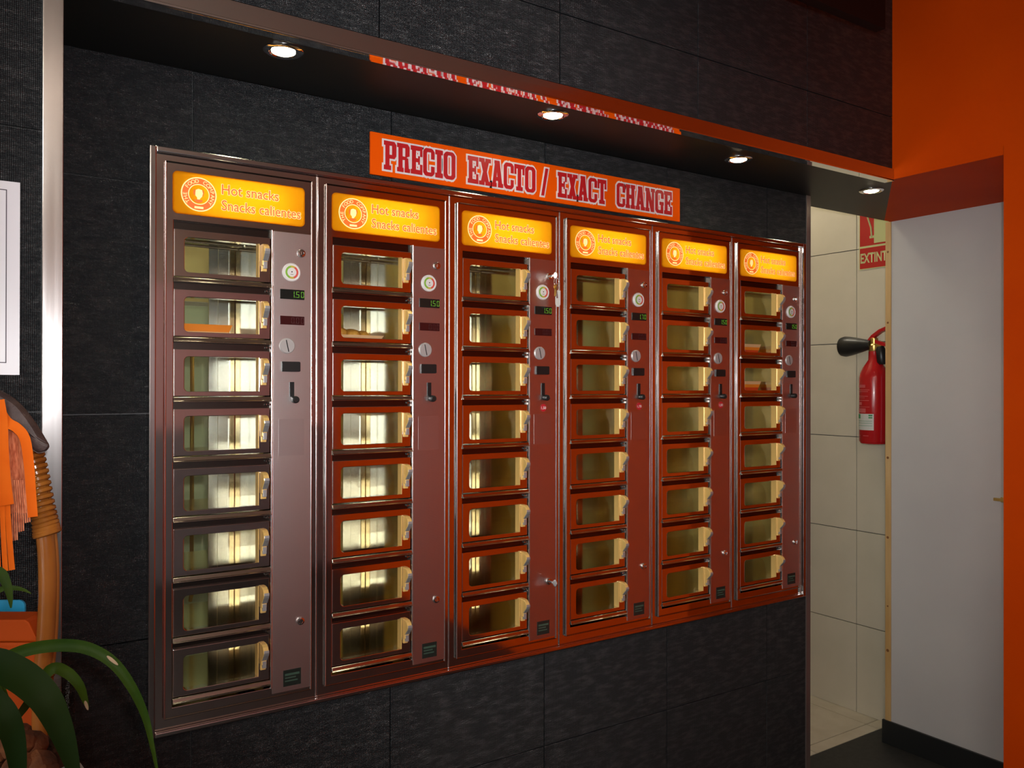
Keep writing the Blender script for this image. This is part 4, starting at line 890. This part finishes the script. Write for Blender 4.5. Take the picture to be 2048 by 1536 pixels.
def pillow(pts, d, bulge, back, name, mat, parent, o):
    n = len(pts); cx = sum(p[0] for p in pts) / n; cy = sum(p[1] for p in pts) / n; v = []
    for s_, dd in ((1.0, d + back), (1.0, d), (.93, d - bulge * .45), (.75, d - bulge * .8), (.4, d - bulge)):
        v += [A(cx + (x - cx) * s_, cy + (y - cy) * s_, dd) - o for x, y in pts]
    v.append(A(cx, cy, d - bulge) - o)
    f = [(r_ * n + i, r_ * n + (i + 1) % n, (r_ + 1) * n + (i + 1) % n, (r_ + 1) * n + i) for r_ in range(4) for i in range(n)]
    f += [(4 * n + i, 4 * n + (i + 1) % n, 5 * n) for i in range(n)] + [tuple(range(n - 1, -1, -1))]
    return link(name, MB().poly(v, f).mesh(name, mat, smooth=True), parent)
def smooth2(pts, n=4):
    P = [Vector((x, y, 0)) for x, y in pts]; L = len(P); out = []
    for i in range(L):
        a, b, c, d = P[i - 1], P[i], P[(i + 1) % L], P[(i + 2) % L]
        for k in range(n):
            t = k / n; q = .5 * ((2 * b) + (c - a) * t + (2 * a - 5 * b + 4 * c - d) * t * t + (3 * b - a - 3 * c + d) * t ** 3); out.append((q.x, q.y))
    return out
HT = thing('leather_cap', tuple(A(40, 850, 1.22)), 'dark brown leather cap resting on top of rattan stand', 'cap'); ho = Vector(HT.location)
pillow(smooth2([(-130, 800), (-80, 772), (-30, 770), (8, 784), (42, 808), (72, 846), (92, 878), (98, 890), (84, 884), (58, 862), (36, 842), (5, 838), (-60, 850), (-125, 845)]), 1.222, .022, .012, 'crown', 'leather_brown', HT, ho)
pillow(smooth2([(-20, 836), (20, 834), (42, 842), (62, 866), (90, 884), (99, 892), (92, 902), (76, 906), (64, 898), (56, 872), (42, 854), (15, 848), (-20, 850)]), 1.214, .010, .008, 'brim', 'leather_brown', HT, ho)
link('seam', shift(MB().tube(pxpath([(8, 838, 1.212), (36, 844, 1.205), (58, 864, 1.203), (84, 886, 1.205), (96, 890, 1.21)], 4), .0007, 5), ho).mesh('seam', 'leather_seam'), HT)
link('seam', shift(MB().tube(pxpath([(60, 884, 1.210), (66, 899, 1.209), (77, 906, 1.209), (90, 903, 1.209)], 4), .0007, 5), ho).mesh('seam', 'leather_seam'), HT)

PC = A(30, 1480, 1.04); PP = thing('potted_plant', (PC.x, PC.y, TZ), 'strap-leaved green plant in white pot wrapped in clear plastic', 'plant'); po = Vector((PC.x, PC.y, TZ))
link('pot', MB().lathe((0, 0, 0), (0, 0, 1), [(.050, 0), (.055, .004), (.072, .150), (.078, .155), (.078, .175), (.072, .176), (.068, .160)], 28).mesh('pot', 'pot_white', smooth=True), PP)
bm = bmesh.new()
for k in range(26):
    a = random.uniform(0, 6.28); q = random.uniform(0, .058); rr = random.uniform(.014, .026)
    g = bmesh.ops.create_icosphere(bm, subdivisions=2, radius=rr)
    for v in g['verts']: v.co = Vector((v.co.x + q * math.cos(a), v.co.y + q * math.sin(a), v.co.z * .8 + .19 + .045 * (1 - q / .06) + random.uniform(-.002, .002)))
me = bpy.data.meshes.new('bark_mulch'); bm.to_mesh(me); bm.free(); me.materials.append(MATS['bark'])
bk = link('bark_mulch', me, PP); bk['kind'] = 'stuff'
v = []; n = 36
for j, (rr, h) in enumerate(((.060, .02), (.078, .15), (.084, .185), (.088, .205))):
    for k in range(n):
        a = 2 * math.pi * k / n; q = rr * (1 + .06 * j / 3 * math.sin(5 * a + j) + .03 * math.sin(11 * a)); v.append((q * math.cos(a), q * math.sin(a), h + (.018 * math.sin(4 * a) if j == 3 else 0)))
link('plastic_wrap', MB().poly(v, [(j * n + k, j * n + (k + 1) % n, (j + 1) * n + (k + 1) % n, (j + 1) * n + k) for j in range(3) for k in range(n)]).mesh('plastic_wrap', 'clear_plastic', smooth=True), PP)
leaves = [
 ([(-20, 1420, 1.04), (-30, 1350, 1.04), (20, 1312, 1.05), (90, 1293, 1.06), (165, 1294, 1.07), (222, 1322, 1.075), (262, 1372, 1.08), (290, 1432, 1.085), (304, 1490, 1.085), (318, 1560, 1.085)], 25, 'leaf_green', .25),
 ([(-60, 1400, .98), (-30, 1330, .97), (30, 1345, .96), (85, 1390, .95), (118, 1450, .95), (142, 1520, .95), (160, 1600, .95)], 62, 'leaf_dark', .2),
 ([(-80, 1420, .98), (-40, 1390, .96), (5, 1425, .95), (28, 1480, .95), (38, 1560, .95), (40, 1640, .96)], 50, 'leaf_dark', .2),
 ([(60, 1400, 1.1), (100, 1340, 1.11), (132, 1344, 1.12), (158, 1370, 1.125), (170, 1400, 1.13), (176, 1418, 1.13)], 22, 'leaf_green', .2),
 ([(-60, 1250, 1.1), (-30, 1150, 1.1), (0, 1145, 1.1), (14, 1170, 1.1), (20, 1195, 1.1), (22, 1216, 1.1)], 20, 'leaf_green', .15),
 ([(-40, 1220, 1.12), (0, 1180, 1.12), (28, 1176, 1.12), (48, 1180, 1.12), (62, 1187, 1.12)], 10, 'leaf_green', .15),
 ([(-90, 1420, 1.08), (-110, 1300, 1.1), (-170, 1240, 1.12), (-240, 1260, 1.14), (-290, 1340, 1.15)], 30, 'leaf_green', .2),
]
for pts, w, mt, fo_ in leaves:
    pts = [(30, 1440, 1.04)] + pts
    p = pxpath(pts, 6); k = pts[2][2] / 1640
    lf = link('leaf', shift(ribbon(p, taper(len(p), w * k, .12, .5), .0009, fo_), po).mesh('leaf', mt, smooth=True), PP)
for x, y, d, x2, y2 in ((170, 1402, 1.129, 176, 1420), (214, 1312, 1.07, 236, 1330)):  # a dry leaf tip, then a painted highlight sliver on the long leaf
    p = pxpath([(x, y, d), ((x + x2) / 2, (y + y2) / 2, d), (x2, y2, d)], 3)
    link('dry_tip_glint', shift(ribbon(p, [.0015, .003, .004, .004, .0035, .0025, .001][:len(p)], .0016, .1), po).mesh('dry_tip_glint', 'leaf_tip_glint'), PP)

CC = A(122, 1450, 1.2)
CU = thing('plastic_cup', (CC.x, CC.y, TZ), 'clear plastic cup standing beside the potted plant', 'cup')
v = []; n = 28
prof = [(.0165, .0), (.0185, .243), (.0195, .245), (.0190, .246), (.0178, .243), (.0158, .003)]
link('cup_wall', MB().lathe((0, 0, 0), (0, 0, 1), prof, n).mesh('cup_wall', 'clear_plastic', smooth=True), CU)
def cambox(name, label, cat, x0, x1, ytop, d0, thick, mat, r=.006, zb=TZ):
    c = A((x0 + x1) / 2, 1290, d0); w = (x1 - x0) / 1640 * d0; zt_ = EYE - (ytop - 768) / 1640 * d0
    t = thing(name, (c.x, c.y, zb), label, cat); t.rotation_euler = (0, 0, -yaw)
    return t, w, zt_ - zb
t, w, h = cambox('card_box', 'orange box with rounded lid behind the plant leaves', 'box', -190, 74, 1236, 1.29, .05, 'box_orange')
link('body', MB().box(-w / 2, w / 2, 0, .045, 0, h - .036).mesh('body', 'box_orange', .005), t)
link('lid', MB().prism([(-w / 2, h - .035), (w / 2 + .001, h - .035), (w / 2 + .001, h - .03), (w / 2 - .012, h - .004), (w / 2 - .018, h), (-w / 2, h)], 1, -.002, .047).mesh('lid', 'box_orange', .003), t)
t, w, h = cambox('blue_card', 'bright blue card with rounded corner behind orange box', 'card', -180, 49, 1198, 1.37, .003, 'card_blue')
link('card', MB().prism(rrect(-w / 2, w / 2, 0, h, .010, 5), 1, 0, .004).mesh('card', 'card_blue'), t)
